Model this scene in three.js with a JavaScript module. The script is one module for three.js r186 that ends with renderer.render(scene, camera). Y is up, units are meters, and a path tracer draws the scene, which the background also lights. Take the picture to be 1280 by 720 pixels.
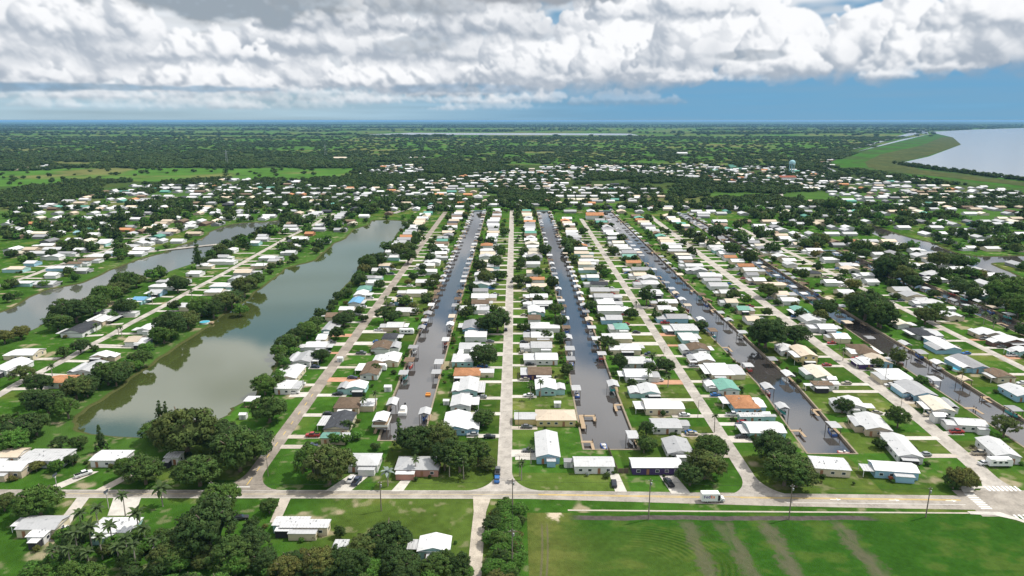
import * as THREE from 'three';
import { mergeGeometries } from 'three/addons/utils/BufferGeometryUtils.js';
import { FontLoader } from 'three/addons/loaders/FontLoader.js';
import { TextGeometry } from 'three/addons/geometries/TextGeometry.js';

// ---------- small tools ----------
const PI = Math.PI, clamp = (x, a = 0, b = 1) => Math.min(b, Math.max(a, x)), mix = (a, b, t) => a + (b - a) * t;
const sstep = (a, b, x) => { const t = clamp((x - a) / (b - a)); return t * t * (3 - 2 * t); };
function rngOf(seed) { let s = seed | 0; return () => { s = (s + 0x6d2b79f5) | 0; let t = Math.imul(s ^ (s >>> 15), 1 | s); t = (t + Math.imul(t ^ (t >>> 7), 61 | t)) ^ t; return ((t ^ (t >>> 14)) >>> 0) / 4294967296; }; }
const hash = (x, y) => { let h = Math.imul(x | 0, 374761393) + Math.imul(y | 0, 668265263); h = Math.imul(h ^ (h >>> 13), 1274126177); return ((h ^ (h >>> 16)) >>> 0) / 4294967296; };
function vn(x, y) { const i = Math.floor(x), j = Math.floor(y); let u = x - i, v = y - j; u = u * u * (3 - 2 * u); v = v * v * (3 - 2 * v); const a = hash(i, j), b = hash(i + 1, j), c = hash(i, j + 1), d = hash(i + 1, j + 1); return a + (b - a) * u + (c - a) * v + (a - b - c + d) * u * v; }
function fbm(x, y, o = 4) { let s = 0, a = 0.5, t = 0; for (let k = 0; k < o; k++) { s += a * vn(x, y); t += a; x = x * 2.03 + 17.1; y = y * 2.03 + 9.7; a *= 0.5; } return s / t; }
const lin = (c) => c.map((v) => { v /= 255; return v <= 0.04045 ? v / 12.92 : ((v + 0.055) / 1.055) ** 2.4; });

// ---------- camera, sky, sun, exposure ----------
const scene = new THREE.Scene();
const camera = new THREE.PerspectiveCamera(2 * Math.atan(360 / 853) * 180 / PI, 16 / 9, 1, 120000);
camera.position.set(0, 120, 0);
camera.rotation.set(-Math.atan(210 / 853), 0.0035, 0, 'YXZ');
const renderer = new THREE.WebGLRenderer({ antialias: true });
renderer.setSize(1024, 576);
renderer.toneMapping = THREE.LinearToneMapping;
renderer.toneMappingExposure = 1.1;
renderer.shadowMap.enabled = true;
const sun = new THREE.DirectionalLight(new THREE.Color(1, 0.955, 0.88), 4.2);
sun.position.set(950, 1600, -330 - 500); sun.target.position.set(0, 0, -500);
sun.castShadow = true; sun.shadow.mapSize.set(4096, 4096);
Object.assign(sun.shadow.camera, { left: -900, right: 900, top: 900, bottom: -900, near: 10, far: 5000 });
scene.add(sun, sun.target);

// The sky: air and clouds only, one function of direction, wrapped round the whole horizon.
function makeSky() {
  const SW = 4096, SH = 2048, LOW = 18, R = Math.ceil(LOW / 180 * SH), px = 360 / SW;   // R rows hold the air from the horizon to LOW degrees
  const C = new Float32Array(SW * R * 3), data = new Float32Array(SW * SH * 4);
  const wrapped = (x, y, o) => { const w = sstep(300, 360, x); return w > 0 ? mix(fbm(x, y, o), fbm(x - 360, y, o), w) : fbm(x, y, o); };   // x in degrees, meets itself at 360
  const rainy = (az) => sstep(-22, 14, az) * (1 - sstep(70, 130, az));                   // a rain-blue bank from ahead to the right
  const zen = [0.17, 0.33, 0.62], haze0 = lin([166, 192, 206]), haze1 = lin([112, 162, 196]), blue = lin([84, 146, 188]);
  const veil = lin([222, 226, 231]);
  for (let j = 0; j < R; j++) for (let i = 0; i < SW; i++) {
    const el = (j + 0.5) / SH * 180, a = i * px, az = ((a - 90 + 540) % 360) - 180;      // az 0 is straight ahead
    const r = rainy(az), n = wrapped(a * 0.12, el * 0.5, 4), st = wrapped(a * 0.1, el * 2.2 + 30, 4);
    const band = sstep(0.2, 4.5, el + (n - 0.5) * 3), v = sstep(mix(2.4, 4.2, r), mix(3.6, 7.5, r), el + (n - 0.5) * 4) * 0.92 * (1 - 0.85 * sstep(8.8, 10.4, el));
    for (let c = 0; c < 3; c++) {
      let x = mix(mix(haze0[c], haze1[c], r), mix(lin([170, 194, 208])[c], blue[c], r * 0.9), band);
      x *= 1 + (st - 0.5) * mix(0.55, 0.3, r) + (wrapped(a * 0.5, el * 0.12 + 70, 4) - 0.5) * 0.22 * r * band;
      C[(j * SW + i) * 3 + c] = mix(x, veil[c] * (0.82 + 0.35 * st), v * sstep(0.36, 0.56, n + (1 - r) * 0.2));
    }
  }
  // cumulus: heaps of round puffs with a flat base, each heap lit from upper right and laid over those farther off
  const rnd = rngOf(77), LX = 0.42, LY = 0.72, LZ = 0.55;
  function heap(az, base, wide, high, o = {}) {      // degrees; o.dark 0..1, o.base 0..1 grey of the underside, o.soft
    const dark = o.dark ?? 0, under = o.base ?? 0.35, soft = (o.soft ?? 0.25) * 0.7;
    const bx0 = az - wide * 0.62, bx1 = az + wide * 0.62, by0 = Math.max(0.02, base - high * 0.2), by1 = Math.min(LOW - 0.1, base + high * 1.35);
    const w = Math.ceil((bx1 - bx0) / px), h = Math.ceil((by1 - by0) / px); if (w < 4 || h < 4) return;
    const Z = new Float32Array(w * h).fill(-9), seed = rnd() * 900;
    const n = Math.round(30 + 42 * wide / high), nb = n * 0.3;
    for (let k = 0; k < n; k++) {
      const q = rnd() * 2 - 1, env = Math.max(0, 1 - q * q) ** 0.4 * (0.3 + 0.95 * vn(seed + q * wide / high * 0.9, 3.3)), big = k < nb, t = big ? rnd() * 0.7 : rnd() ** 0.55;
      const r = high * env * (big ? 0.24 + 0.2 * rnd() : mix(0.2, 0.07, t) * (0.5 + 0.9 * rnd())), cx = az + q * wide * 0.5 - bx0, cy = base + Math.max(r * 0.3, high * env * t - r * 0.4) - by0, z = big ? 0 : (0.25 + (1 - t) * 0.15 + rnd() * 0.12) * high * env;
      const i0 = Math.max(0, Math.floor((cx - r) / px)), i1 = Math.min(w - 1, Math.ceil((cx + r) / px)), j0 = Math.max(0, Math.floor((cy - r) / px)), j1 = Math.min(h - 1, Math.ceil((cy + r) / px));
      for (let j = j0; j <= j1; j++) for (let i = i0; i <= i1; i++) { const dx = i * px - cx, dy = j * px - cy, d = r * r - dx * dx - dy * dy; if (d > 0) { const zz = z + Math.sqrt(d); if (zz > Z[j * w + i]) Z[j * w + i] = zz; } }
    }
    for (let k = 0; k < w * h; k++) if (Z[k] < -5) Z[k] = -0.12 * high;
    const blur = (A, r) => { for (const [m, n, s, t] of [[h, w, w, 1], [w, h, 1, w]]) { const row = new Float32Array(n); for (let k = 0; k < m; k++) { let sum = 0; for (let q = -r; q <= r; q++) sum += A[k * s + clamp(q, 0, n - 1) * t]; for (let q = 0; q < n; q++) { row[q] = sum / (2 * r + 1); sum += A[k * s + Math.min(n - 1, q + r + 1) * t] - A[k * s + Math.max(0, q - r) * t]; } for (let q = 0; q < n; q++) A[k * s + q * t] = row[q]; } } return A; };
    const rs = Math.max(1, Math.round(high * 0.012 / px)), rb = Math.max(2, Math.round(high * 0.09 / px));
    blur(Z, rs); const B = blur(blur(Z.slice(), rb), rb);
    const N = new Float32Array(w * h), s = 1 / high;
    for (let j = 0; j < h; j++) for (let i = 0; i < w; i++) { const x = i * px * s, y = j * px * s; const q = fbm(seed + x * 3.8, y * 4.4, 6), b = 1 - Math.abs(2 * fbm(seed + 40 + x * 6 + q * 2, y * 6 + q * 2, 5) - 1); N[j * w + i] = (q - 0.5) * 0.36 + (b - 0.7) * 0.1; }
    const ix = (i, j) => clamp(j, 0, h - 1) * w + clamp(i, 0, w - 1), fine = (i, j) => { const k = ix(i, j); return Z[k] + N[k] * 0.5 * high; };
    const lightOf = (f, i, j, d, g) => { const gx = g * (f(i + d, j) - f(i - d, j)) / (2 * d * px), gy = g * (f(i, j + d) - f(i, j - d)) / (2 * d * px); return clamp((-gx * LX - gy * LY + LZ) / Math.hypot(gx, gy, 1)); };
    for (let j = 0; j < h; j++) for (let i = 0; i < w; i++) {
      const k = j * w + i, z = Z[k] + N[k] * high * 0.8, y = by0 + j * px, up = (y - base) / high;
      let a = sstep(-0.03, 0.04 + soft * 0.3, z / high);
      a *= sstep(-0.2, 0.12, up + N[k] * 0.9);
      if (a < 0.004) continue;
      const l1 = lightOf((p, q) => B[ix(p, q)], i, j, rb, 1.5), l2 = lightOf(fine, i, j, Math.max(1, rs), 0.85), low = 1 - sstep(-0.05, 0.5, up + N[k] * 0.8);
      let b = clamp(0.26 + 0.70 * l1 + 0.42 * l2) * (1 - under * low) * (1 - dark * 0.68); b = clamp(b + N[k] * (0.34 + 0.8 * dark), 0, 1);
      const i2 = (((Math.round((bx0 + 90) / px) + i) % SW) + SW) % SW, j2 = Math.round(by0 / 180 * SH) + j; if (j2 < 0 || j2 >= R) continue;
      const p = (j2 * SW + i2) * 3, sh = lin([140, 156, 174]), hi = [0.92, 0.93, 0.95];
      const far = o.far ?? 0; a *= 1 - far * 0.5;
      for (let c = 0; c < 3; c++) C[p + c] = mix(C[p + c], mix(sh[c] * (0.7 + 0.3 * (1 - dark)), hi[c], b), a);
    }
  }
  const list = [];
  for (let k = 0; k < 120; k++) {    // the same kind of cloud all the way round, farthest and lowest first
    const az = -180 + 360 * rnd(); if (az > -44 && az < 44) continue;
    const base = 1.6 + 9 * rnd() ** 1.2; list.push([az, base, 6 + base * (1.2 + rnd()), 1.2 + base * 0.42 * (0.5 + rnd()), { dark: rnd() < 0.25 ? 0.7 : 0.1 }]);
  }
  // those in view
  list.push(
    [-30, 1.5, 18, 1.3, { far: 1.2, soft: 1.6, base: 0.1 }], [-14, 1.4, 16, 1.2, { far: 1.2, soft: 1.6, base: 0.1 }], [-22, 2.0, 9, 1.1, { far: 0.5, soft: 1.2, base: 0.3 }], [-38, 2.1, 8, 1.2, { far: 0.4, soft: 1.2, base: 0.3 }], [-8, 2.1, 7, 1.1, { far: 0.5, soft: 1.2, base: 0.4 }], [-27, 2.0, 17, 0.6, { dark: 0.6, soft: 1, far: 0.6 }], [-37, 1.9, 10, 0.5, { dark: 0.8, soft: 1, far: 0.5 }],
    [-5, 1.8, 9, 1.2, { dark: 0.5, soft: 1, far: 0.5 }], [9, 1.2, 10, 1.2, { dark: 0.5, soft: 1, far: 1.4 }],
    [-33, 2.4, 24, 5.2, { base: 0.2, soft: 0.6 }], [-17, 2.5, 22, 4.6, { base: 0.25, soft: 0.6 }], [-4, 2.6, 16, 4.2, { base: 0.3, soft: 0.5 }],
    [-24, 2.3, 12, 2.2, { base: 0.2, soft: 0.5 }], [-37, 2.5, 10, 3.2, { base: 0.25 }], [-11, 2.4, 10, 2.0, { base: 0.3 }], [-1.6, 2.2, 2.2, 0.55, { base: 0.2 }],
    [-12, 4.6, 22, 4.4, { base: 0.3, soft: 0.5, dark: 0.1 }], [-35, 4.2, 20, 6.5, { base: 0.1, soft: 0.4 }], [-41, 6.0, 13, 5.0, { base: 0.15 }], [-23, 4.2, 11, 2.6, { base: 0.2 }], [-30, 5.4, 9, 5.6, { base: 0.05 }],
    [5, 3.0, 17, 6.6, { base: 0.2 }], [1, 3.2, 10, 4.2, { base: 0.25 }], [10, 3.1, 11, 4.2, { base: 0.3 }], [16, 3.7, 15, 6.4, { base: 0.4 }], [25, 3.4, 17, 6.2, { base: 0.25 }], [20, 3.3, 8, 2.6, { base: 0.4 }], [30, 3.6, 9, 2.8, { base: 0.3 }],
    [37, 3.5, 15, 5.6, { base: 0.45 }], [41, 5.6, 13, 5, { base: 0.2 }], [33, 6.0, 8, 3.0, { base: 0.2 }], [-14, 6.6, 13, 3.4, { dark: 0.3, base: 0.3 }], [-2, 6.4, 13, 3.8, { dark: 0.2, base: 0.35, soft: 0.6 }], [12, 7.6, 13, 3.2, { base: 0.3 }],
     [-7, 8.0, 10, 4, { dark: 0.45, soft: 0.8 }], [3, 8.9, 11, 4, { dark: 0.8, soft: 0.6 }], [-44, 9.0, 14, 5, { base: 0.3 }], [40, 8.6, 14, 5, { base: 0.3 }],
    [15, 10.2, 12, 3.4, { dark: 0.3 }], [-34, 10.5, 14, 4, { dark: 0.2 }]);
  for (let k = 0; k < 30; k++) list.push([-44 + 46 * rnd(), 0.7 + 1.5 * rnd(), 4 + 6 * rnd(), 0.5 + 0.6 * rnd(), { far: 1.0 + rnd() * 0.5, soft: 1.6, base: 0.1 }]);
  for (let k = 0; k < 26; k++) list.push([-2 + 46 * rnd(), 2.5 + 1.0 * rnd(), 1.5 + 3.5 * rnd(), 0.5 + 0.7 * rnd(), { far: 0.7 + rnd() * 0.7, soft: 1.5, base: 0.3 }]);
  for (const c of list) heap(...c);
  // undersides of nearer clouds: ragged grey patches over the white, in view and all round
  const patches = [[-21, 8.7, 9, 2.2, [148, 161, 173], 0.95], [-11, 8.7, 8, 1.0, [178, 186, 194], 0.5], [-7.5, 5.7, 3.6, 0.9, [160, 174, 188], 0.6], [1, 9.4, 6, 0.7, [165, 170, 178], 0.8], [-28, 2.2, 10, 0.26, [146, 174, 197], 0.8], [-38, 2.05, 8, 0.3, [140, 170, 195], 0.8], [-5, 2.4, 6, 0.5, [140, 167, 192], 0.7], [18, 4.7, 4, 0.45, [150, 165, 180], 0.6], [40, 3.7, 5, 0.3, [140, 162, 184], 0.6]];
  for (let k = 0; k < 40; k++) { const az = 50 + 260 * rnd(); patches.push([az, 2 + 12 * rnd(), 4 + 7 * rnd(), 0.4 + 2 * rnd(), [130, 146, 162], 0.8]); }
  for (const [az, el, ra, re, col, am] of patches) { const L = lin(col); for (let j = Math.max(0, Math.floor((el - re * 1.6) / 180 * SH)); j < Math.min(R, (el + re * 1.6) / 180 * SH); j++) for (let q = Math.floor((az - ra * 1.4) / px); q < (az + ra * 1.4) / px; q++) { const x = q * px, y = j / SH * 180, n = fbm(x * 0.55 + 60, y * 0.9, 5), n2 = fbm(x * 1.6 + 9, y * 2.6, 4), r = Math.hypot((x - az) / ra, (y - el) / re) + (n - 0.5) * 1.1, m = am * sstep(1.05, 0.62, r); if (m <= 0) continue; const i = ((Math.round(90 / px) + q) % SW + SW) % SW, p = (j * SW + i) * 3, v = 0.78 + 0.62 * (n2 - 0.28); for (let c = 0; c < 3; c++) C[p + c] = mix(C[p + c], L[c] * v, m); } }
  for (let k = 0; k < C.length; k++) C[k] *= 0.97;
  for (let j = 0; j < SH; j++) {
    const el = (j + 0.5) / SH * 180 - 90;
    for (let i = 0; i < SW; i++) {
      const p = (j * SW + i) * 4, jj = j - SH / 2; data[p + 3] = 1;
      if (jj < 0) { data[p] = 0.25; data[p + 1] = 0.33; data[p + 2] = 0.38; continue; }
      let col = null; const t = sstep(13, 17, el);
      if (t > 0) {
        const az = i / SW * 2 * PI, k = 1.2 / Math.tan((el + 4) * PI / 180), x = Math.cos(az) * k, y = Math.sin(az) * k;
        const d = fbm(x * 1.6 + 50, y * 1.6 + 50, el > 60 ? 3 : 5), lo = mix(0.47, 0.28, sstep(13.5, 20, el)), cov = sstep(lo, lo + 0.16, d), g = sstep(0.5, 0.8, d);
        col = [0, 1, 2].map((c) => mix(mix(lin([112, 160, 200])[c], zen[c], sstep(15, 60, el)), mix(1, 0.7, g) * mix(0.9, 1.05, sstep(14, 20, el)) * [0.98, 0.99, 1.01][c], cov));
      }
      for (let c = 0; c < 3; c++) { const low = jj < R ? C[(jj * SW + i) * 3 + c] : 0; data[p + c] = col ? (t < 1 ? mix(low, col[c], t) : col[c]) : low; }
    }
  }
  const tex = new THREE.DataTexture(data, SW, SH, THREE.RGBAFormat, THREE.FloatType);
  tex.mapping = THREE.EquirectangularReflectionMapping; tex.magFilter = THREE.LinearFilter; tex.needsUpdate = true;
  return tex;
}
scene.background = scene.environment = makeSky();
scene.fog = new THREE.FogExp2(new THREE.Color(0.28, 0.6, 1.0), 0.000028);
// ---------- survey: metres; x to the right, D away from the camera ----------
const HOUSES={
 S0L:[[-106.3,307.2,8.5,17.1,"gz","w"],[-104.1,291.3,7.6,10.6,"f","w"],[-106.3,328.7,8.5,14.8,"gz","l"],[-105.8,348.4,11,9.9,"gx","w"],[-106.4,362.5,4.5,16.6,"gx","w"],[-107.8,382.3,4.1,18.5,"gz","l"],[-112.3,405.9,5.5,13.7,"gx","b"],[-107.1,421.6,9.2,9.1,"gx","w"],[-105.5,440.7,4.4,16.3,"gz","u"],[-106.5,460.2,4.4,13.4,"gz","w"],[-107.7,476.7,9.2,19.3,"h","n"],[-105.8,496.7,6.4,15.8,"gx","w"],[-107.9,537.5,13.2,15.7,"gx","w"],[-107.5,556.4,8.3,17,"gx","t"],[-105.3,592.5,7.3,15.8,"gx","w"]],
 S0R:[[-53,220.8,10.5,9.2,"h","w"],[-70.4,239.6,6.4,5,"f","n"],[-69.7,252.7,9.5,16.1,"gz","d"],[-70.5,270.9,10.5,11.7,"h","b","t"],[-71.3,290.3,8.5,8.6,"gz","w"],[-69.1,312.7,8.5,17.7,"gz","b"],[-62.3,328.1,8.5,13.5,"gz","w"],[-70.9,347.1,9.7,12.5,"gz","b","w"],[-69.4,363.9,7.5,10.9,"h","d"],[-69.9,385.4,9.8,12.3,"gx","w"],[-70.3,417.9,8.1,16.5,"gx","w"],[-74.4,443.8,11.2,14.5,"gx","t"],[-68.3,465.9,13.7,11.4,"gx","w"],[-68.6,498.1,10.2,18.5,"gx","w"],[-66.6,534.4,7.9,9.5,"gx","w"],[-67.7,569.8,8.8,24.7,"gz","w"],[-66.4,609.3,11,13,"gx","w"]],
 S1L:[[-33.7,218.4,14.7,9.9,"h","l","p"],[-23.1,253.5,9.9,16.2,"gz","w"],[-22.7,272.6,8.5,11.8,"gz","w"],[-20.7,291.4,8.5,16.4,"gz","w"],[-22.5,308.2,12.3,10.8,"h","o","c"],[-25.9,327.5,10.5,12.3,"h","w","a"],[-23.6,346.4,11,11.1,"gx","l"],[-21.5,366.8,12,11,"gx","w"],[-25.1,384.7,9.8,17.1,"gz","g"],[-28.9,422.7,12.7,18.8,"gx","w"],[-24.3,489.5,12.3,26,"gz","w"],[-24.1,554.7,14.2,26,"gx","w"],[-24.9,594,12.7,26,"gz","l"],[-26.7,651.6,11.9,26,"h","o"]],
 S1R:[[28,219.4,13.6,7.5,"gx","w"],[12.2,232.7,8.5,20.2,"gz","w"],[16.9,258.7,15.7,10.6,"h","t","y"],[14.3,291.4,9.3,12.5,"gz","w"],[12.2,309.8,11,14.2,"gx","b","v"],[16.4,329.9,11,12.4,"gx","w"],[14.5,348.5,11,12.6,"gx","l"],[15.6,366.1,12.1,12.5,"gx","w"],[15.2,383.8,11.3,12.2,"h","w"],[12.2,401.4,6.5,11.6,"gx","b"],[12.5,419.8,5.2,16.6,"gz","w"],[18,483.9,11.2,14.9,"gx","t"],[14.2,530.1,9.1,18.2,"gx","t"],[15.8,564,12,26,"gx","w"],[16.5,682.3,13,26,"gx","w"]],
 S2L:[[49.8,218.8,17,7.5,"gx","w","v"],[60.5,231.8,9.3,12.4,"gz","l"],[60.2,251.4,11,9.3,"gx","l"],[60.6,270.1,11,13.3,"gx","w"],[60.3,287,8.5,11.2,"gz","w"],[58.6,306.6,12.1,13.9,"gx","w"],[60.1,325.1,11,12.1,"gx","w"],[61.2,345.1,10.5,11,"h","w"],[60,363.9,10.4,10.9,"h","w"],[62.4,382.2,7.1,12.1,"h","n"],[60.5,400.6,9.9,13.3,"gx","l"],[60.4,421.6,15.7,13,"gx","w"],[60.4,514.7,8.4,26,"gx","w"],[59.1,564,11.2,26,"f","t"]],
 S2R:[[98.2,247.8,13.7,10.5,"gx","w","a"],[97,259.4,9.8,4.5,"f","w"],[97.6,272.3,10.5,14.4,"h","o"],[96.3,291.4,9.1,12.5,"gz","n"],[99.1,312.1,10.5,16.6,"h","w"],[96.2,328.1,8.5,11.1,"gz","w"],[97.6,345.1,10.4,11,"gz","b"],[96.7,363.9,7.9,13.8,"h","w","a"],[99.1,381.4,14.1,13.6,"f","w","a"],[99.4,403.3,12.8,15.3,"gx","g"],[96.2,423.5,7.6,13.1,"gx","w"],[98.5,464.8,10.2,13.7,"h","w"],[100.8,493,13.4,23.3,"h","w"],[97.9,521.3,10.1,17.6,"gx","t"],[101.9,542.1,14.6,12.9,"gx","g"],[101,569.6,12.7,17.9,"gx","o"],[101.9,647.4,13.7,26,"gx","w"],[99.9,691.6,7.9,26,"gx","w"]],
 S3L:[[131.9,216.1,14,7.5,"gx","w","u"],[110.8,218.6,11.7,9.3,"f","l"],[143.6,232.3,8.5,18.2,"gz","w"],[143.1,252.3,9.6,15.3,"gz","w"],[144.4,272.2,8.5,10.9,"gz","w"],[146,308.8,8.5,16.2,"gz","c","n"],[140.9,293.7,8.6,5.8,"f","b"],[148.5,333.1,8.5,16.4,"gz","t","y"],[143.9,343.8,8.5,10.9,"gz","w"],[144,383,7.2,10.5,"gx","w"],[144.5,399.7,7.2,15,"gx","t"],[146.1,422.6,5,14.9,"gx","n"],[144.2,440.9,4.3,24.7,"gx","t"],[148.3,465.9,4.8,16.1,"gx","w"]],
 S3R:[[178.1,230.6,8.5,14.8,"gz","w"],[181.9,252.7,11,7.5,"gx","w"],[179.4,270.2,8.5,15,"gz","c"],[180.6,288.1,10.3,17,"gz","l","u"],[180.6,306.1,11.6,14.9,"h","w"],[183.9,326.9,8.5,13.4,"gz","t"],[177.2,324.5,7,10.8,"f","w","v"],[183.5,342.6,10.5,16.1,"h","b"],[181.5,364.6,8.3,12.4,"gx","w"],[181.4,382.2,9.8,12.1,"gx","w"],[179.8,400.7,8.4,16.8,"gz","w"],[181.4,417.9,6.6,16.5,"gz","n"],[183.4,444.9,9.3,16.7,"gx","w"],[185,462.5,10.7,13.5,"gx","t"],[184.3,503.3,4.5,13.6,"gx","w"],[185.7,522.7,6.4,14.8,"gx","g"]],
 S4L:[[224.8,285.2,9.8,12.9,"gz","w","u"],[230.8,306,8.5,10.6,"gz","b"],[227.5,322.9,8.5,18.9,"gz","g","u"],[231.6,352.1,8.5,22.5,"gz","w"],[231.2,372.9,9.3,14.5,"h","d"],[230,392,7.1,12.7,"gz","c"],[234.6,452.4,7.6,15.1,"gx","w"],[232.1,468.3,5.6,16.2,"gx","w"],[235.8,498.2,5.7,23.8,"gx","w"],[233.5,540.6,11.1,15.9,"gx","w"],[232.2,564,4.3,26,"gz","w"]],
 S4R:[[270.3,372.8,8.5,11.4,"gz","w"],[272,358.1,13.1,10.5,"gz","w","b"],[267,340.8,8.5,7.5,"gz","w"],[270.2,408.6,5.6,12.1,"gz","w"],[270.6,425.4,11.7,9.3,"gx","n"],[267.7,500.6,8.4,13.4,"gx","w"],[275.2,522.7,9.7,14.8,"gx","w"],[272.4,542.7,12.2,26,"gz","t"],[272.4,583.7,6.7,26,"gx","w"]],
 S5:[[329,483.9,9.3,14.9,"gx","w","u"],[323.5,463.6,11.3,11.3,"gx","w"],[331,524.3,13.8,23.6,"gz","w","v"],[370.6,521.3,11.8,17.6,"gx","w"],[377.5,494.1,11.7,15.6,"gx","w","v"],[372.5,627.3,6.2,26,"gx","w"],[370,655.8,19,26,"gx","w"],[327.6,607.6,5.7,24.4,"gx","w"],[332.1,559.6,5.2,17.2,"gx","w"],[456.7,725.7,5.7,24.9,"gx","w"],[475.7,721.1,12.1,26,"gx","w"],[463.4,675.3,15.9,21.2,"gx","w"],[432.1,639.7,4.8,18.8,"gx","w"],[450.7,637.5,13.9,14.5,"gx","w"],[477,633.3,10.7,14.2,"gx","w"]],
 R0R:[[-208.8,297.7,11,10.1,"gx","o","w"],[-206.8,314.2,9.2,14.6,"gz","l"],[-212.2,332.3,8.5,7.7,"gz","w"],[-208.5,357.5,6.7,14.7,"gx","t"],[-202.9,354.6,5.5,8.9,"f","w"],[-213.8,380.6,6.6,12,"gz","w"],[-212.8,428.5,4.9,15.4,"gx","w"],[-210.4,468.3,5.7,16.2,"gx","w"],[-211.8,506.1,7.7,19.2,"gz","l"],[-210.1,556.3,5.8,10.5,"gx","w"],[-206.6,576.5,6.2,18.4,"gx","l"],[-204.8,615.3,4.6,25.1,"gx","w"],[-213.4,648.2,7.3,19.4,"gx","w"],[-219,722.9,6.4,19.3,"gx","o"],[-224.5,782,6.9,26,"gx","w"]],
 R0L:[[-248.5,316.5,8.5,17.1,"gz","w"],[-252.8,336.2,11,15.5,"gx","w","c"],[-251.2,377.7,12.6,21.1,"gz","d","w"],[-251.1,398.9,9.2,16.7,"gz","w"],[-252.5,445.9,6,10.3,"gx","u","a"],[-251.6,465.9,4.4,16.1,"gx","l"],[-251.7,527.1,8.4,18,"gx","w"],[-258.7,556.4,6.6,17,"gx","w"],[-257.3,592.6,7.5,23.1,"gx","l"],[-263.8,625.2,10,21.9,"gz","w"],[-255.4,664.4,9.9,26,"gx","w"],[-263.4,706,8.5,26,"gx","l"],[-262.4,742.1,6.7,26,"gx","b"],[-261.6,794.2,4.4,26,"gx","b"],[-263.5,839.9,5,26,"gz","l"]],
 L:[[-408.9,566.4,9.2,24.4,"gx","w","u"],[-361.2,521.3,8.9,17.6,"gx","w"],[-365.3,611.4,13.2,24.8,"gx","w"],[-537.4,819.7,5.7,26,"gx","w"],[-522.6,861.2,16,26,"gx","w"],[-487.4,794.2,13.3,26,"gx","w"],[-469.1,728.3,7.8,19.6,"gx","a"],[-446.4,716,12.7,26,"gx","w"],[-445.8,682.3,17.8,26,"gx","w"],[-409,675.3,12,21.2,"gx","w"],[-416.5,704.7,5.3,23.3,"gx","w"],[-462,776.1,13.7,26,"gx","w"],[-451,650.5,15.2,23.9,"gx","w"],[-558.1,756.4,9.2,21.4,"gx","w"],[-545.8,799.6,10.4,24.3,"gx","b"],[-465,833.1,13.3,26,"gx","w"]],
 SB:[[-141.3,181.3,11.6,7.5,"gx","l"],[-139,176.3,5.2,4.5,"f","l"],[-118.7,180.4,11.8,8.1,"f","l"],[-99.7,170.6,4,4.5,"f","w"],[-67,182.5,10.1,4.9,"f","l"],[-62.4,181,13.8,4.5,"f","w"],[-22.6,171,8.9,7.5,"gz","w"],[-49.3,171,4,4.5,"f","w"]],
 SW:[[-167.9,223.6,14.8,9.2,"f","w"],[-144.7,223.6,11.7,8,"f","w"],[-175,215.5,11,7.5,"gx","w"],[-122.5,223.9,5.2,5,"f","w"],[-183.5,225.7,11,7.5,"gx","t"]],
};
const POND=[[-133.4,832.1],[-126.3,774.6],[-127,724.4],[-122,657.6],[-122.9,601.6],[-124.3,567],[-123.6,541.8],[-126.6,505.3],[-124.2,470.8],[-122.5,442.5],[-121,426.6],[-122.6,413.6],[-126.5,401.3],[-125,372.5],[-124.9,342.3],[-119.9,325.2],[-117.2,301.4],[-116.5,283.3],[-119.8,273.7],[-119.6,262.3],[-122.9,253.9],[-136.7,244.6],[-159.3,243.2],[-172.7,248.8],[-182.1,257.7],[-184.2,269.5],[-182.7,283.3],[-183.9,303.5],[-184.4,324.1],[-185.8,347.4],[-185.8,375.5],[-186.1,417.2],[-184.8,446.6],[-186.8,475.4],[-188.9,533],[-189.1,563.7],[-180.1,583.8],[-176.7,609.1],[-181.8,670.9],[-177.9,704],[-181.3,762.9],[-174,805.6],[-174,839]];
const POND2=[[-287.7,839],[-305.1,818.6],[-325.7,812],[-334.5,786.7],[-333.4,751.5],[-324,704],[-326.9,657.6],[-324.3,628.4],[-330.7,598],[-329.3,557.3],[-326.3,505.3],[-336,487.4],[-337.7,470.8],[-330.5,442.5],[-328.4,419.1],[-324.6,388],[-295.1,350.1],[-296.5,375.5],[-287.9,381.7],[-288.8,396.2],[-289.1,442.5],[-286.9,461.7],[-302,505.3],[-290.5,521.5],[-284.2,551],[-277.2,598],[-286.8,640.6],[-289.2,694.2],[-290.4,729.6],[-284.4,768.7],[-283.3,805.6]];
const CURVE=[[423,805.6],[420,757.2],[417.8,709],[421.6,680],[413.2,636.5],[418.3,612.8],[465.8,612.8],[444.8,583.8],[414.5,580.4],[407.7,560.5],[404.6,541.8],[396.5,521.5],[384.4,516],[385.5,533],[386.8,557.3],[383.7,570.3],[383.6,598],[388.1,632.4],[383.3,661.9],[385.8,704],[392.1,751.5]];
const ROAD0=[[-231,272],[-231.7,287],[-232.8,301.4],[-232.1,318.4],[-231.4,336],[-232.4,351.4],[-232,374],[-233.2,392.9],[-233,432.4],[-234.1,470.8],[-234.1,518.8],[-234.9,567],[-236.3,609.1],[-237.6,670.9],[-238.6,719.2],[-236.2,774.6],[-239.2,846],[-238.7,898.4]];
const ROADL=[[-382.9,477.8],[-383.9,494.9],[-384.1,527.2],[-387.4,557.3],[-388.2,583.8],[-389.7,609.1],[-387.1,624.5],[-386.2,649],[-389.7,694.2],[-391.6,735],[-389.1,774.6]];
const LANE=[[-10.5,201],[-10.8,192],[-10.9,179.2],[-10.8,160.9],[-10.8,156]];
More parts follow.
